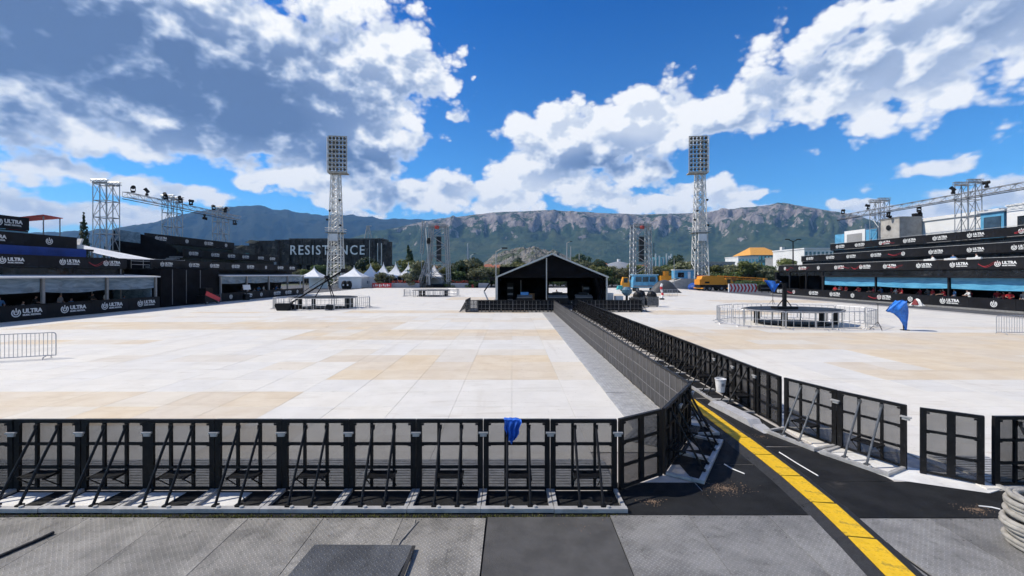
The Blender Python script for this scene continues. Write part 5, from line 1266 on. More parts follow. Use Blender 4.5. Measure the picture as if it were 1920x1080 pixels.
# covered cases beside the tent
net_m = mat('case_net', (.10, .10, .10), .7, var=.6, scale=9)
for k, (x, y, w, h) in enumerate(((14.2, 48.5, 1.3, 1.1), (15.7, 48.3, 1.25, 1.15), (15.0, 50.2, 1.3, 1.2))):
    t = thing('covered_case', ('left of two net-wrapped cases right of the tent fence', 'right of two net-wrapped cases right of the tent fence', 'net-wrapped case behind the pair right of the tent fence')[k], 'case', (x, y, .03))
    MB().bx(-w / 2, w / 2, -.5, .5, .12, h).build('case', net_m, t); MB().lathe([(.58, 0), (.52, .30), (.36, .50), (.12, .60)], 12, (0, 0, h)).build('cover', lamp_black, t)
    for sx in (-1, 1): MB().tube((sx * w * .38, -.4, .06), (sx * w * .38, -.32, .06), .06, 8).build('castor', tyre, t)
for k, (x, y, c) in enumerate(((10.6, 47, 'white'), (11.5, 46.4, 'white'), (12.6, 47.2, 'blue'))):
    t = thing('equipment_case', ('white equipment case just right of the mixing tent', 'second white equipment case right of the mixing tent', 'blue drum-shaped cover on a stand right of the tent')[k], 'case', (x, y, .03))
    if k < 2: MB().bx(-.4, .4, -.4, .4, .1, 1.6 - .3 * k).build('case', awn_top, t); MB().bx(-.41, .41, -.415, -.402, .8, .88).build('edge_strip', grey_trim, t); MB().bx(-.35, .35, -.35, .35, 0, .1).build('skid', lamp_black, t)
    else: MB().tube((0, 0, 0), (0, 0, 1.5), .14, 8).build('stand', lamp_black, t); MB().lathe([(.25, 0), (.55, .3), (.58, .65), (.28, .95)], 14, (0, 0, 1.3)).build('cover', mat('slate_blue', (.06, .14, .20), .5), t)
t = thing('wind_sock', 'red and white striped inflated tube right of the tent', 'tube', (X_(1241, 62), 62, .03))
for k in range(5): MB().tube((.12 * math.sin(k * 1.3), 0, .2 + k * .42), (.12 * math.sin((k + 1) * 1.3), 0, .2 + (k + 1) * .42), .16, 10).build('stripe', chr_ if k % 2 else chw, t)
MB().lathe([(.35, 0), (.35, .2)], 10).build('base', lamp_black, t)
for k, (px, Y) in enumerate(((1243, 70), (1252, 70.5))): tube_barrier(('steel barrier right of the striped tube, left one', 'steel barrier right of the striped tube, right one')[k], (X_(px, Y), Y, 0.03), 0, 1.6, 'barriers right of the striped tube', 5)
t = thing('cherry_picker', 'thin white access lift standing left of the mixing tent', 'access lift', (-2.6, 48.5, .03))
MB().bx(-.5, .5, -.5, .5, .1, .5).build('base', lamp_black, t); MB().bar((0, 0, .5), (-.55, 0, 1.7), .16).build('lower_arm', awn_top, t); MB().bar((-.55, 0, 1.7), (.35, 0, 3.0), .14).build('upper_arm', lamp_black, t); MB().bx(.1, .7, -.3, .3, 2.9, 3.3).build('basket', lamp_black, t)
for s in (-1, 1): MB().tube((s * .4, -.55, .2), (s * .4, -.45, .2), .2, 10).build('wheel', tyre, t)
# planters, banner fence and containers along the far edge
pl = mat('planter_grey', (.27, .28, .31), .7); fl = mat('red_flowers', (.42, .06, .03), .7, var=.5, scale=3)
for k, (pa, pb) in enumerate(((733, 786), (845, 878), (897, 918))):
    Y = 117.9; x0, x1 = X_(pa, Y), X_(pb, Y)
    t = thing('planter', ('long grey planter before the row of tents', 'grey planter right of the left sound tower', 'short grey planter left of the mixing tent')[k], 'planter', (x0, Y, -.02)); MB().bx(0, x1 - x0, 0, 1.2, 0, 1.35).build('box', pl, t)
    f = MB(); rr = random.Random(k)
    for _ in range(140):
        c = Vector((rr.uniform(.1, x1 - x0 - .1), rr.uniform(.1, 1.1), 1.35 + rr.uniform(0, .7))); a = rr.uniform(0, 6.28); u = Vector((math.cos(a), math.sin(a), rr.uniform(-.5, .5))) * .17; v = Vector((-u.y, u.x, .15))
        f.add([c - u, c - v, c + u, c + v], [(0, 1, 2, 3)])
    f.build('flowers', fl if k < 2 else leaf[0], t)
t = thing('banner_fence', 'red fence banner with white lettering-like marks by the closed pagoda tent', 'banner', (X_(698, 117), 117, -.02)); MB().bx(0, 5.2, 0, .1, .1, 1.35).build('banner', chr_, t)
for k in range(9): MB().bx(.3 + k * .52, .3 + k * .52 + .22 + .12 * (k % 2), -.015, -.002, .35 + .1 * (k % 3), .95 + .15 * (k % 2)).build('white_mark', chw, t)
for k in range(4): MB().bx(k * 1.7, k * 1.7 + .08, .11, .19, 0, 1.45).build('post', grey_trim, t)
for k, (px, s) in enumerate(((646, 1.0), (654, .95))):
    t = thing('wheel_stack', ('black covered round case right of the left floodlight tower', 'second black covered round case right of the left floodlight tower')[k], 'case', (X_(px, 110), 110, -.02)); MB().lathe([(.55, 0), (.75, .6), (.8, 1.3), (.6, 1.9), (.25, 2.1)], 12).build('cover', lamp_black, t); MB().lathe([(.22, 0), (.22, .04)], 10).build('white_mark', chw, t, loc=(0, -.79, 1.0)).rotation_euler = (R(90), 0, 0)
t = thing('dark_container', 'black container left of the mixing tent beyond the field edge', 'container', (X_(880, 118), 118.5, -.02)); MB().bx(0, 2.6, 0, 2.4, 0, 2.0).build('body', fabric_m, t); MB().lathe([(.35, 0), (.4, .5), (.3, .9)], 10).build('red_sack', chr_, t, loc=(.9, -.5, 0))
for k in range(5): MB().bx(.2 + k * .5, .24 + k * .5, -.03, -.002, .1, 1.9).build('rib', board_m, t)
# lamp posts and lifting arms
def lamp_post(label, px, Y, zt, m, arms=1, r=.12):
    t = thing('lamp_post', label, 'lamp post', (X_(px, Y), Y, -.03)); MB().tube((0, 0, 0), (0, 0, zt), r, 8, r * .6).build('pole', m, t); MB().lathe([(r * 2.2, 0), (r * 2.2, .3)], 8).build('foot', m, t)
    for k in range(arms):
        s = 1 if k % 2 == 0 else -1; MB().tube((0, 0, zt - .1), (s * .9, 0, zt + .35), r * .5, 6).build('arm', m, t); MB().box((s * 1.2, 0, zt + .38), (.8, .35, .18)).build('lamp_head', lamp_black, t)
lamp_post('black lamp post standing left of the right stand', 1487, 90, Z_(452, 90), lamp_black, 2, .18); lamp_post('grey lamp post just left of the mixing tent', 930, 60, Z_(470, 60), galv, 1, .10)
lamp_post('left one of two tall grey posts behind the tent roof', 1063, 130, Z_(455, 130), galv, 1, .3); lamp_post('right one of two tall grey posts behind the tent roof', 1070, 131, Z_(462, 131), galv, 0, .26)
lamp_post('short grey post right of the pair behind the tent', 1086, 130, Z_(475, 130), galv, 0, .2); lamp_post('thin dark pole right of the right sound tower', 1226, 118, Z_(455, 118), lamp_black, 0, .12); lamp_post('white curved lamp post left of the tent beyond the field', 883, 140, Z_(478, 140), awn_top, 1, .14)
lamp_post('thin grey pole between the tents and the lettered building', 643, 128, Z_(482, 128), galv, 0, .14); lamp_post('thin grey pole at the right end of the lettered building', 693, 150, Z_(450, 150), galv, 0, .12); lamp_post('thin pole right of the orange loader', 1264, 108, Z_(485, 108), galv, 0, .1)
t = thing('lifting_arm', 'pale grey folded lifting arm left of the left sound tower', 'lift', (X_(806, 119), 119, -.03))
MB().bar((0, 0, .6), (-.6, 0, 10), .32).build('lower_arm', galv, t); MB().bar((-.6, 0, 10), (-1.2, 0, 16.5), .26).build('middle_arm', tower_w, t); MB().bx(-.9, .9, -.9, .9, 0, .8).build('base', lamp_black, t); MB().lathe([(.5, 0), (.6, .8), (.4, 1.6)], 8).build('lamp_cluster', lamp_black, t, loc=(-.35, 0, 12.2))
t = thing('hanging_tower', 'thin suspended lattice boom left of the left sound tower', 'truss', (X_(796, 119.5), 119.5, -.03)); mb = MB(); truss(mb, (-.8, 0, 9.5), (-.2, 0, 18.6), .8, .08, 9, br=.06); mb.build('lattice', galv, t); MB().tube((-.8, 0, 0), (-.8, 0, 9.5), .07, 6).build('mast', galv, t)
# flag-like white mast beyond the field
t = thing('white_mast', 'slim white sail-like mast beyond the field, left of the tent', 'mast', (X_(877, 170), 170, -.03)); MB().tube((0, 0, 0), (0, 0, 16), .22, 8, .12).build('pole', awn_top, t); MB().prism_y([(-.5, 9), (.5, 9), (.35, 13), (.1, 16.5), (-.3, 13)], -.1, .1).build('sail', mat('mast_grey', (.35, .38, .42), .5), t)

# ------------------------------------------------------------------ buildings beyond the field
def building(label, x0, x1, Y, z1, wm, rm=None, roof='flat', depth=12, floors=2, cols=6, name='building', win=None, rh=2.5):
    t = thing(name, label, 'building', ((x0 + x1) / 2, Y, -.06)); w = x1 - x0
    MB().bx(-w / 2, w / 2, 0, depth, 0, z1).build('wall', wm, t)
    if roof == 'flat': MB().bx(-w / 2 - .2, w / 2 + .2, -.25, depth + .2, z1, z1 + .45).build('roof', rm or wm, t)
    elif roof == 'hip':
        a, b_ = w / 2 + .4, depth + .4; MB().add([(-a, -.4, z1), (a, -.4, z1), (a, b_, z1), (-a, b_, z1), (-a * .45, depth * .5, z1 + rh), (a * .45, depth * .5, z1 + rh)], [(0, 1, 5, 4), (1, 2, 5), (2, 3, 4, 5), (3, 0, 4), (3, 2, 1, 0)]).build('roof', rm, t)
    wme = MB().bx(-w / cols * .28, w / cols * .28, -.06, -.004, 0, z1 / floors * .5).mesh('window', win or gl2)
    for f in range(floors):
        for c in range(cols): put('window', wme, t, (-w / 2 + w * (c + .5) / cols, 0, z1 * (f + .3) / floors))
    return t
cream = mat('cream_wall', (.50, .46, .40), .8, var=.1, scale=.3); whitew = mat('white_wall', (.66, .66, .65), .7, var=.06, scale=.3); tile_r = mat('red_tile_roof', (.30, .10, .05), .8, var=.25, scale=.6, objvar=.2); greyw = mat('grey_wall', (.27, .27, .27), .8, var=.12, scale=.3); orange_r = mat('orange_roof', (.58, .28, .05), .6, var=.15)
cyan_g = mat('cyan_glass', (.14, .36, .45), .15, .2, var=.3, scale=.3)
# glass block with orange dome
Y = 250
GB = building('glass office block with orange hipped roof behind the right trees', X_(1408, Y), X_(1468, Y), Y, Z_(478, Y), gl2, orange_r, 'hip', 20, 4, 9, win=cyan_g, rh=5.0)
building('white and pale blue glass wing left of the orange-roofed block', X_(1374, Y), X_(1411, Y), Y - 6, Z_(483, Y), whitew, whitew, 'flat', 15, 3, 6, win=cyan_g)
MB().bx(-.8, .8, 4, 6, Z_(478, Y), Z_(462, Y)).build('chimney', whitew, GB, loc=(12, 0, 0))
building('long low grey building behind the right floodlight tower', X_(1290, 230), X_(1378, 230), 230, Z_(492, 230), greyw, conc, 'flat', 14, 2, 12); building('grey box building between the glass block and the right stand', X_(1470, 190), X_(1512, 190), 190, Z_(483, 190), greyw, greyw, 'flat', 14, 2, 5)
building('white flat building behind the far end of the right stand', X_(1508, 150), X_(1562, 150), 150, Z_(467, 150), whitew, whitew, 'flat', 18, 3, 7)
# silver tank hall with fins
t = thing('finned_hall', 'silver and blue round hall with upright fins behind the right sound tower', 'building', (X_(1243, 240), 246, -.06)); MB().lathe([(5.6, 0), (5.6, 13.5)], 20).build('drum', cyan_g, t); 
for k in range(11): a = R(180 + 18 * k); MB().bar((5.9 * math.cos(a), 5.9 * math.sin(a), 0), (6.5 * math.cos(a), 6.5 * math.sin(a), 15.5 - 1.2 * (k % 3)), .55, .9).build('fin', mat('silver_fin', (.52, .54, .57), .35, .5), t)
# houses with tiled roofs
hs_ = [(868, 330, 9, 12), (884, 350, 8, 12), (902, 340, 8, 10), (915, 360, 10, 13), (932, 350, 9, 12), (855, 390, 9, 14), (895, 420, 10, 16), (1098, 400, 10, 15), (1112, 380, 9, 13), (1128, 420, 11, 18), (1142, 380, 9, 14), (1158, 410, 10, 17), (1172, 390, 9, 14), (1186, 380, 9, 13), (1300, 420, 12, 16), (1318, 440, 11, 15), (1340, 430, 12, 16), (1362, 420, 10, 14), (820, 420, 9, 12), (840, 380, 8, 11), (1080, 440, 9, 14), (1206, 430, 10, 15)]
for k, (px, Y, w, z) in enumerate(hs_): building(f'small red-roofed house, {nth(k)} in the rows of houses behind the trees', X_(px, Y) - w / 2, X_(px, Y) + w / 2, Y, z * .78, (cream, whitew, greyw)[k % 3], tile_r, 'hip', 9, 3, 3, 'house')['group'] = 'houses behind the trees'
t = thing('dome_roof', 'grey shallow dome roof among the trees right of the tent', 'building', (X_(1165, 200), 205, -.06)); MB().lathe([(11, 0), (11, 4.5), (8, 7.4), (4, 9.2), (.4, 10)], 24).build('dome', mat('dome_grey', (.22, .235, .25), .6), t); MB().lathe([(.8, 0), (.8, 1.2)], 8, (0, 0, 9.9)).build('lantern', whitew, t)
# pale stony hill covered with small blocks
def mat_stony():
    m, t, b = new_mat('stony_ground'); ge = t.node('ShaderNodeNewGeometry'); P = ge.outputs['Position']
    c = t.ramp(t.voronoi(P, .16, 2, .5, out='Color'), [(.2, (.05, .047, .043)), (.5, (.11, .105, .092)), (.85, (.19, .175, .155))])
    t.link(t.mix(t.maprange(t.noise(P, .05, 5, .6), .44, .60), c, (.06, .075, .04)), b.inputs['Base Color']); b.inputs['Roughness'].default_value = .95
    bp = t.node('ShaderNodeBump'); bp.inputs['Distance'].default_value = 4; t.link(t.voronoi(P, .16, 2, .5), bp.inputs['Height']); t.link(bp.outputs[0], b.inputs['Normal']); return m
def hill(u, v):
    x = -60 + u * 190; y = 620 + v * 300; e = math.sin(min(1, u * 1.0) * math.pi) ** .45 * math.sin(min(1, .04 + v * .96) * math.pi) ** .7
    return (x, y, -1 + 50 * e * (1 + .18 * fbm(u * 7, v * 5, 1, 4)) + 2.2 * fbm(u * 40, v * 30, 3, 3) * e)
tag(MB().sheet(hill, 90, 50).build('stony_hill', mat_stony()), kind='structure')
# cabins and halls above the right stand
building('long white hall behind the top of the right stand', 62.0, 66.0, 54.5, 11.7, whitew, whitew, 'flat', 13, 1, 1, 'hall')
t = thing('concrete_block', 'grey concrete block on top of the right stand', 'block', (60.0, 66.0, 7.9)); MB().bx(-1.6, 1.8, -1.2, 2.2, 0, 4.3).build('body', conc, t); MB().lathe([(.35, 0), (.42, .1), (.3, .15)], 10).build('porthole', lamp_black, t, loc=(-1.62, .6, 3.0)).rotation_euler = (0, R(-90), 0); MB().bx(-1.7, 1.9, -1.3, 2.3, 4.31, 4.5).build('cap', conc, t); MB().bx(.8, 1.9, -1.2, -.6, 4.5, 5.0).build('lamp_box', lamp_black, t)
t = thing('booth', 'white framed booth on the far end of the right stand', 'booth', (58.6, 73.2, 7.9)); MB().bx(-.3, 3.0, -2.2, 2.2, 0, 3.3).build('body', whitew, t); MB().bx(-.34, -.302, -1.6, 1.6, .5, 2.7).build('screen', greyw, t); MB().bx(-.3, -.1, 2.25, 4.4, 0, 2.9).build('blue_panel', skyblue, t)
MB().bx(-.2, -.0, -4.4, -2.25, 0, 3.1).build('blue_panel', skyblue, t)
t = thing('cabin', 'blue and white glazed cabin on top of the right stand', 'cabin', (60.0, 53.2, 7.9)); MB().bx(-.6, 3, -1.3, 1.3, 0, 3.4).build('body', skyblue, t); MB().bx(-.8, 3.1, -1.5, 1.5, 3.4, 3.65).build('roof', whitew, t); MB().bx(-.64, -.604, -1.0, .9, .8, 2.9).build('window', gl2, t)
t = thing('cabin', 'white cabin with one window on top of the right stand, near the picture edge', 'cabin', (60.0, 49.6, 7.9)); MB().bx(-.6, 3, -2.0, 2.0, 0, 3.9).build('body', whitew, t); MB().bx(-.64, -.604, -.9, .9, 1.2, 2.6).build('window', glass_dark, t); MB().bx(-.7, 3.1, -2.1, 2.1, 3.9, 4.1).build('roof', whitew, t); MB().bx(-.3, .3, -.2, .2, 4.1, 4.5).build('roof_lamp', lamp_black, t)
t = thing('cabin', 'white cabin on top of the right stand, outside the picture edge', 'cabin', (60.0, 45.0, 7.9)); MB().bx(-.6, 3, -2.2, 2.2, 0, 3.7).build('body', whitew, t); MB().bx(-.7, 3.1, -2.3, 2.3, 3.7, 3.9).build('roof', whitew, t)

# ------------------------------------------------------------------ loose things on the field
tube_barrier('silver crowd barrier standing alone on the floor at the left picture edge', (-21.95, 17.65, .03), R(24), 2.4, None, 17, False, 1.1)
tube_barrier('silver crowd barrier standing alone on the floor at the right picture edge', (29.3, 26.0, .03), R(-2), 2.4, None, 15, False, 1.12)
tarp = mat('bright_blue_tarp', (.015, .15, .55), .45, var=.35, scale=3.5, bump=1.0, bscale=9)
t = thing('tarp_covered_stand', 'bright blue tarpaulin drooping from a stand on the right of the field', 'tarpaulin', (25.0, 27.8, .03))
KL = [(0, -.10, 1.90), (.12, -.55, 1.55), (.30, -.85, 1.22), (.42, -.35, 1.12), (.60, .02, .80), (.80, .26, .40), (1, .44, .02)]
KR = [(0, .42, 1.92), (.12, .52, 1.75), (.30, .60, 1.45), (.42, .62, 1.22), (.60, .60, .85), (.80, .55, .42), (1, .49, .02)]
def along(K, v, i):
    for a, b_ in zip(K, K[1:]):
        if v <= b_[0]: return a[i] + (b_[i] - a[i]) * (v - a[0]) / (b_[0] - a[0])
    return K[-1][i]
def drape(u, v, s=-1):
    xl, zl, xr, zr = along(KL, v, 1), along(KL, v, 2), along(KR, v, 1), along(KR, v, 2)
    bulge = math.sin(u * math.pi) * (.30 * (1 - v) + .06); fold = .06 * math.sin(u * 15 + v * 4) * (1 - v * .7)
    return (xl + (xr - xl) * u, s * (bulge + fold), zl + (zr - zl) * u + .04 * math.sin(u * 9) * (1 - v))
MB().sheet(drape, 26, 22).build('tarpaulin', tarp, t, smooth=True)
MB().sheet(lambda u, v: drape(u, v, 1), 20, 18).build('tarpaulin_back', tarp, t, smooth=True)
MB().tube((.35, .02, 0), (.2, .02, 1.8), .03, 6).build('stand_pole', lamp_black, t); MB().lathe([(.25, 0), (.25, .03)], 10).build('stand_foot', lamp_black, t, loc=(.5, .1, 0))
t = thing('light_stand', 'thin black tripod stand left of the blue tarpaulin', 'tripod', (23.75, 27.9, .03)); MB().tube((0, 0, .35), (0, 0, 1.72), .018, 6).build('column', lamp_black, t); MB().tube((-.1, 0, 1.72), (1.1, 0, 1.68), .015, 5).build('cross_bar', lamp_black, t)
for a in (20, 140, 260): MB().tube((0, 0, .55), (.42 * math.cos(R(a)), .42 * math.sin(R(a)), 0), .014, 5).build('leg', lamp_black, t)
t = thing('tarp_covered_lamp', 'blue tarpaulin cone on a thin pole behind the right platform', 'tarpaulin', (X_(1449, 52), 52, 0.03)); MB().tube((0, 0, 0), (0, 0, 2.9), .03, 6).build('pole', lamp_black, t)
MB().sheet(lambda u, v: ((-.95 + 1.9 * u) * (1 - v) + .15 * v, .25 * math.sin(u * 10) * (1 - v), 2.95 - .18 * u * (1 - v) - 1.5 * v ** 1.2), 14, 10).build('tarpaulin', tarp, t, smooth=True)
MB().sheet(lambda u, v: ((-.95 + 1.9 * u) * (1 - v) + .15 * v, .3 + .2 * math.sin(u * 8) * (1 - v), 2.95 - .18 * u * (1 - v) - 1.5 * v ** 1.2), 14, 10).build('tarpaulin_back', tarp, t, smooth=True)
for a in (30, 150, 270): MB().tube((0, 0, .6), (.45 * math.cos(R(a)), .45 * math.sin(R(a)), 0), .02, 5).build('leg', lamp_black, t)
# heap at the foot of the right boards
t = thing('bunting_heap', 'heap of red and white cloth before the right advert boards', 'cloth', (47.1, 50.0, 0)); t.scale = (.7, .6, .7); MB().sheet(lambda u, v: (-.6 + 1.2 * v, -1.3 + 2.6 * u, max(.0, 1.15 * math.sin(u * math.pi) * math.sin(v * math.pi) + .2 * fbm(u * 5, v * 5, 7, 3))), 12, 8).build('white_cloth', white_sheet, t); MB().sheet(lambda u, v: (-.7 + .5 * v, -.9 + 1.4 * u, max(.01, .95 * math.sin(u * math.pi) * math.sin(v * math.pi) + .2)), 8, 6).build('red_cloth', mat('dark_red_cloth', (.20, .03, .03), .8, var=.3, bump=.5, bscale=6), t)
# clutter by the left wall
t = thing('service_cart', 'black service cart with red panel by the left black wall', 'cart', (-37.4, 53.0, 0), R(80)); MB().bx(-1.1, 1.1, -.6, .6, .25, 1.1).build('body', lamp_black, t); MB().box((0, -.62, .95), (2.2, .06, .5), Matrix.Rotation(R(25), 3, 'Y')).build('red_panel', chr_, t); MB().bx(-.9, .1, -.5, .5, 1.1, 2.0).build('tall_case', board_m, t)
for x in (-.8, .8): wheel(t, x, -.55, .22, .12)
t = thing('white_sign_stand', 'white panel on a black stand before the far left awning', 'stand', (-37.6, 60.8, 0), R(70)); MB().bx(-.3, .3, -.3, .3, 0, .9).build('base', lamp_black, t); MB().tube((0, 0, .9), (0, 0, 1.5), .05, 6).build('pole', lamp_black, t); MB().box((0, -.1, 1.85), (1.1, .08, .7), Matrix.Rotation(R(-15), 3, 'X')).build('panel', awn_top, t)

# ------------------------------------------------------------------ near details in the pit
yl = mat('cable_ramp_yellow', (.72, .44, .008), .5, var=.12, scale=5, bump=.3, bscale=50, stain=((.10, .075, .03), 5, .54, .6)); rb = mat('cable_ramp_black', (.016, .016, .017), .7, bump=.3, bscale=60)
path = [(5.14, 30), (5.10, 20), (5.06, 13.6), (5.02, 10.9), (4.99, 8.8), (4.93, 7.4), (4.84, 6.55), (4.66, 5.4), (4.42, 4.2), (4.1, 3.2)]
def path_pt(d):
    for a, b_ in zip(path[::-1], path[::-1][1:]):
        L = math.hypot(b_[0] - a[0], b_[1] - a[1])
        if d <= L: k = d / L; return (a[0] + (b_[0] - a[0]) * k, a[1] + (b_[1] - a[1]) * k)
        d -= L
    return path[0]
SEG = .90; HW = .17
for k in range(22):
    p, q = path_pt(k * SEG), path_pt((k + 1) * SEG); a, L = to(p, q)
    t = thing('cable_ramp', f'{nth(k)} yellow-topped cable ramp segment from the bottom picture edge', 'cable ramp', (p[0], p[1], .004), a + rp.uniform(-.012, .012), 'yellow cable ramp segments')
    w = HW + .02
    for s in (-1, 1): MB().add([(0, s * w, .0), (L - .006, s * w, 0), (L - .006, s * w, .062), (0, s * w, .062), (0, s * (w + .17), 0), (L - .006, s * (w + .17), 0)], [(0, 1, 2, 3), (4, 5, 1, 0), (3, 2, 5, 4), (0, 3, 4), (1, 5, 2)]).build('side_ramp', rb, t)
    MB().bx(0, L - .006, -w + .001, w - .001, .0, .060).build('channel', rb, t)
    ld = MB().bx(.012, L - .018, -HW, HW, .0615, .072)
    for i in range(9):
        for j in range(5): ld.bx(.08 + i * .085, .10 + i * .085, -.14 + j * .07 - .015, -.14 + j * .07 + .015, .0722, .0752)
    ld.build('lid', yl, t)
    for s in (-1, 1): MB().bx(L - .07, L + .03, s * (w + .1) - .04, s * (w + .1) + .04, .001, .02).build('connector', rb, t)
# coil of rope at the right edge
rope = mat('rope_cream', (.33, .31, .275), .85, var=.2, scale=9, bump=.6, bscale=90)
t = thing('rope_coil', 'thick pale rope coiled in a pile at the right picture edge', 'rope', (6.98, 5.62, .012))
def torus(mb, R0, r, c, tilt, n=30, m=8):
    vs = []; rot = Matrix.Rotation(tilt[0], 3, 'X') @ Matrix.Rotation(tilt[1], 3, 'Y')
    for i in range(n):
        a = 2 * math.pi * i / n; w_ = R0 * (1 + .03 * math.sin(3 * a + c[2] * 20))
        for j in range(m):
            b_ = 2 * math.pi * j / m; vs.append(rot @ Vector(((w_ + r * math.cos(b_)) * math.cos(a), (w_ + r * math.cos(b_)) * math.sin(a), r * math.sin(b_))) + Vector(c))
    mb.add(vs, [(i * m + j, ((i + 1) % n) * m + j, ((i + 1) % n) * m + (j + 1) % m, i * m + (j + 1) % m) for i in range(n) for j in range(m)])
for k in range(13):
    for R0 in ((.34, .27) if k in (0, 12) else (.34,)):
        mb = MB(); torus(mb, R0 + rp.uniform(-.025, .035) - .0035 * abs(k - 5), .036, (rp.uniform(-.02, .02), rp.uniform(-.02, .02), .036 + k * .052), (rp.uniform(-.05, .05), rp.uniform(-.05, .05))); mb.build('rope_loop', rope, t, smooth=True)
# blue cloth over the front barricade
t = thing('blue_cloth', 'crumpled bright blue cloth hanging over the front barricade', 'cloth', (0, 7.15, 1.22))
cb = mat('blue_cotton', (.012, .11, .52), .8, var=.25, scale=9, bump=.5, bscale=25)
MB().sheet(lambda u, v: (-.14 + .28 * u * (1 - .50 * max(0, v - .2)) + .05 * v + .012 * math.sin(v * 11), -.05 * min(1, v * 6) - .030 * math.sin(u * 19 + v * 3) * min(1, v * 3) - .012 * math.sin(u * 41 + v * 9) * min(1, v * 3) - .012, (.012 + .0 * u) - .43 * max(0, v - .08) * (1 - .30 * abs(u - .55) * 2 * v) + .004 * math.sin(u * 20)), 22, 16).build('front_fold', cb, t, smooth=True)
MB().sheet(lambda u, v: (-.135 + .25 * u, -.06 + .12 * v, .012 + .006 * math.sin(u * 18)), 14, 4).build('top_fold', cb, t, smooth=True)
MB().sheet(lambda u, v: (-.13 + .24 * u, .055 + .012 * math.sin(u * 12), .01 - .16 * v), 12, 5).build('rear_fold', cb, t, smooth=True)
# white bucket hung in the aisle
t = thing('white_bucket', 'white plastic bucket hung on the right aisle barricades', 'bucket', (5.82, 12.0, .36)); t.scale = (.82, .82, .82); bw_ = mat('white_plastic', (.72, .72, .71), .4)
MB().lathe([(.13, 0), (.135, .02), (.17, .40), (.185, .42), (.185, .45), (.165, .45), (.125, .05)], 20, cap=True).build('pail', bw_, t, smooth=False); MB().path([(.18 * math.cos(R(a)), .02, .42 + .10 * math.sin(R(a))) for a in range(0, 181, 20)], .006, 5).build('handle', alu, t); MB().bx(-.05, .05, -.168, -.158, .22, .32).build('label_patch', greyw, t)
MB().tube((.12, .0, .46), (.5, .0, .60), .008, 5).build('hook', lamp_black, t)
# grey cable box and hose in the aisle mouth
t = thing('cable_trough', 'pale grey plastic cable trough beside the yellow ramp', 'cable cover', (5.72, 11.1, .012), R(97)); MB().prism_y([(-.9, 0), (.9, 0), (.75, .14), (-.75, .14)], -.16, .16).build('cover', mat('pale_grey_plastic', (.40, .40, .41), .5), t); MB().prism_y([(-1.3, 0), (-.92, 0), (-.92, .08)], -.14, .14).build('ramp_end', mat('pale_grey_plastic', (.40, .40, .41), .5), t)
# steel cover lying on the plates
t = thing('steel_cover', 'dark raised steel cover lying on the plates at the bottom', 'cover plate', (0, 0, 0)); dkp = mat_tread('dark_tread_plate', (.075, .078, .082), (.05, .052, .055), .30)
n = 6; cvp = [(-2.70, 4.6), (-1.42, 4.6)] + [(-1.30 - .07 * (1 - math.cos(R(15 * k))), 5.62 + .07 * math.sin(R(15 * k))) for k in range(7)] + [(-2.62, 5.70)]
MB().prism(cvp, .0135, .052).build('plate', dkp, t)
MB().prism([(-1.335, 4.6), (-1.29, 4.6), (-1.27, 5.66), (-1.315, 5.66)], .0525, .066).build('edge_bead', rb, t)
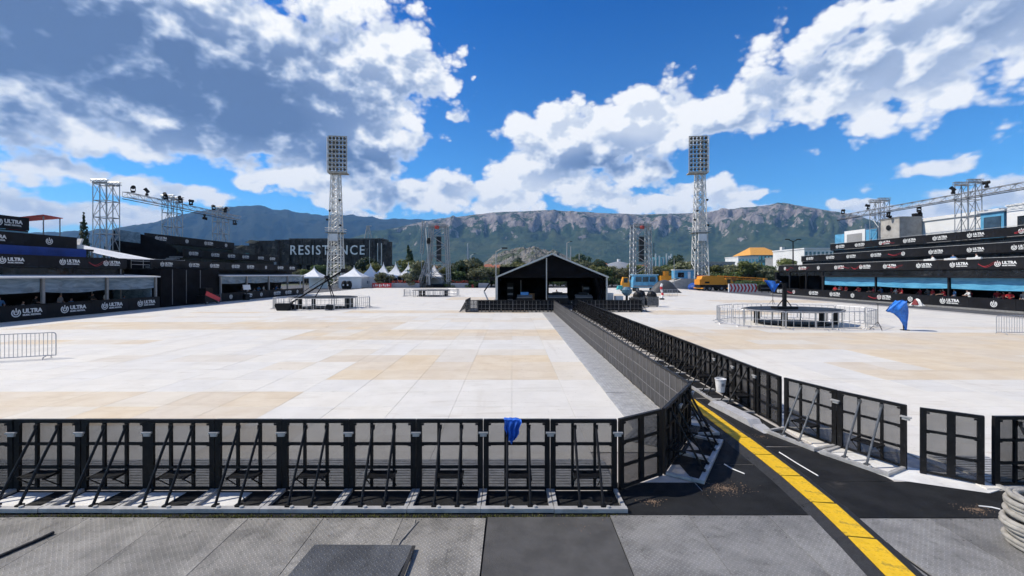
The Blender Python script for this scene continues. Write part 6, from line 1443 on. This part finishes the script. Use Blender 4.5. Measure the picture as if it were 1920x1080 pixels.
# cables on the plates
t = thing('power_cable', 'black cable lying across the plates at the lower left', 'cable'); MB().path([(-6.95, 4.3, .04), (-6.75, 4.95, .034), (-6.55, 5.5, .032), (-6.43, 5.86, .031), (-6.40, 6.0, .034)], .022, 8).build('cable', rb, t)
t = thing('pale_hose', 'short pale frayed cord on the plates near the dark steel cover', 'cord'); MB().path([(-1.52, 5.72, .022), (-1.50, 5.86, .022), (-1.46, 6.02, .022), (-1.41, 6.2, .021), (-1.43, 6.34, .021)], .008, 6).path([(-1.49, 5.86, .03), (-1.44, 6.05, .022), (-1.37, 6.3, .022)], .006, 6).build('cord', rope, t)
tape = mat('white_tape', (.62, .62, .61), .6)
for k, pts_ in enumerate((((4.05, 8.20), (4.10, 8.0), (4.22, 7.80)), ((5.44, 8.75), (5.46, 8.2), (5.50, 7.72)), ((7.3, 6.72), (7.45, 6.68), (7.52, 6.62)))):
    t = thing('tape_strip', ('short curved strip of white tape on the mat left of the yellow ramp', 'long thin strip of white tape on the mat right of the yellow ramp', 'short strip of white tape near the rope coil')[k], 'tape'); MB().path([(x, y, .016) for x, y in pts_], .012, 4).build('strip', tape, t)
# spilt sand and splinters
sand = mat('spilt_sand', (.20, .135, .09), .95, var=.4, scale=20)
for k, (cx, cy, r_, n_) in enumerate(((3.62, 7.28, .24, 420), (2.25, 6.85, .12, 160), (7.15, 6.62, .16, 200), (5.6, 9.6, .2, 60), (1.0, 6.2, .5, 30), (-3, 6.0, 1.2, 30))):
    mb = MB(); rr = random.Random(k + 50)
    for _ in range(n_):
        a = rr.uniform(0, 6.28); q = r_ * abs(rr.gauss(0, .55)); c = (cx + q * 1.7 * math.cos(a), cy + q * math.sin(a), .0125); s = rr.uniform(.003, .010); mb.box(c, (s * 1.6, s, s * .6), Matrix.Rotation(rr.uniform(0, 3), 3, 'Z'))
    tag(mb.build('grit', sand, None), ('patch of spilt brown sand on the black mats before the corner', 'small pale crumbs on the mat right of the front row end', 'wood splinters on the right black mat', 'crumbs in the aisle mouth', 'scattered grit on the rubber mat', 'scattered grit on the left plates')[k], None, None, 'stuff')
# moss along the joint between barricade bases and plates
mm = mat_leaf('moss_blade', (.075, .085, .015), (.16, .15, .04)); mb = MB(); rr = random.Random(77)
for _ in range(2600):
    x = rr.uniform(-9, 1.75); y = 6.455 + rr.gauss(0, .022); h = rr.uniform(.008, .03); a = rr.uniform(0, 6.28); dx, dy = math.cos(a) * .010, math.sin(a) * .010
    if fbm(x * 2.2, 1, 0, 3) > -.12 - .3 * (rr.random() < .3): mb.add([(x - dx, y - dy, -.004), (x + dx, y + dy, -.004), (x + dy * .8, y - dx, h)], [(0, 1, 2)])
tag(mb.build('moss', mm), 'yellow-green moss growing in the joint before the front row', None, None, 'stuff')
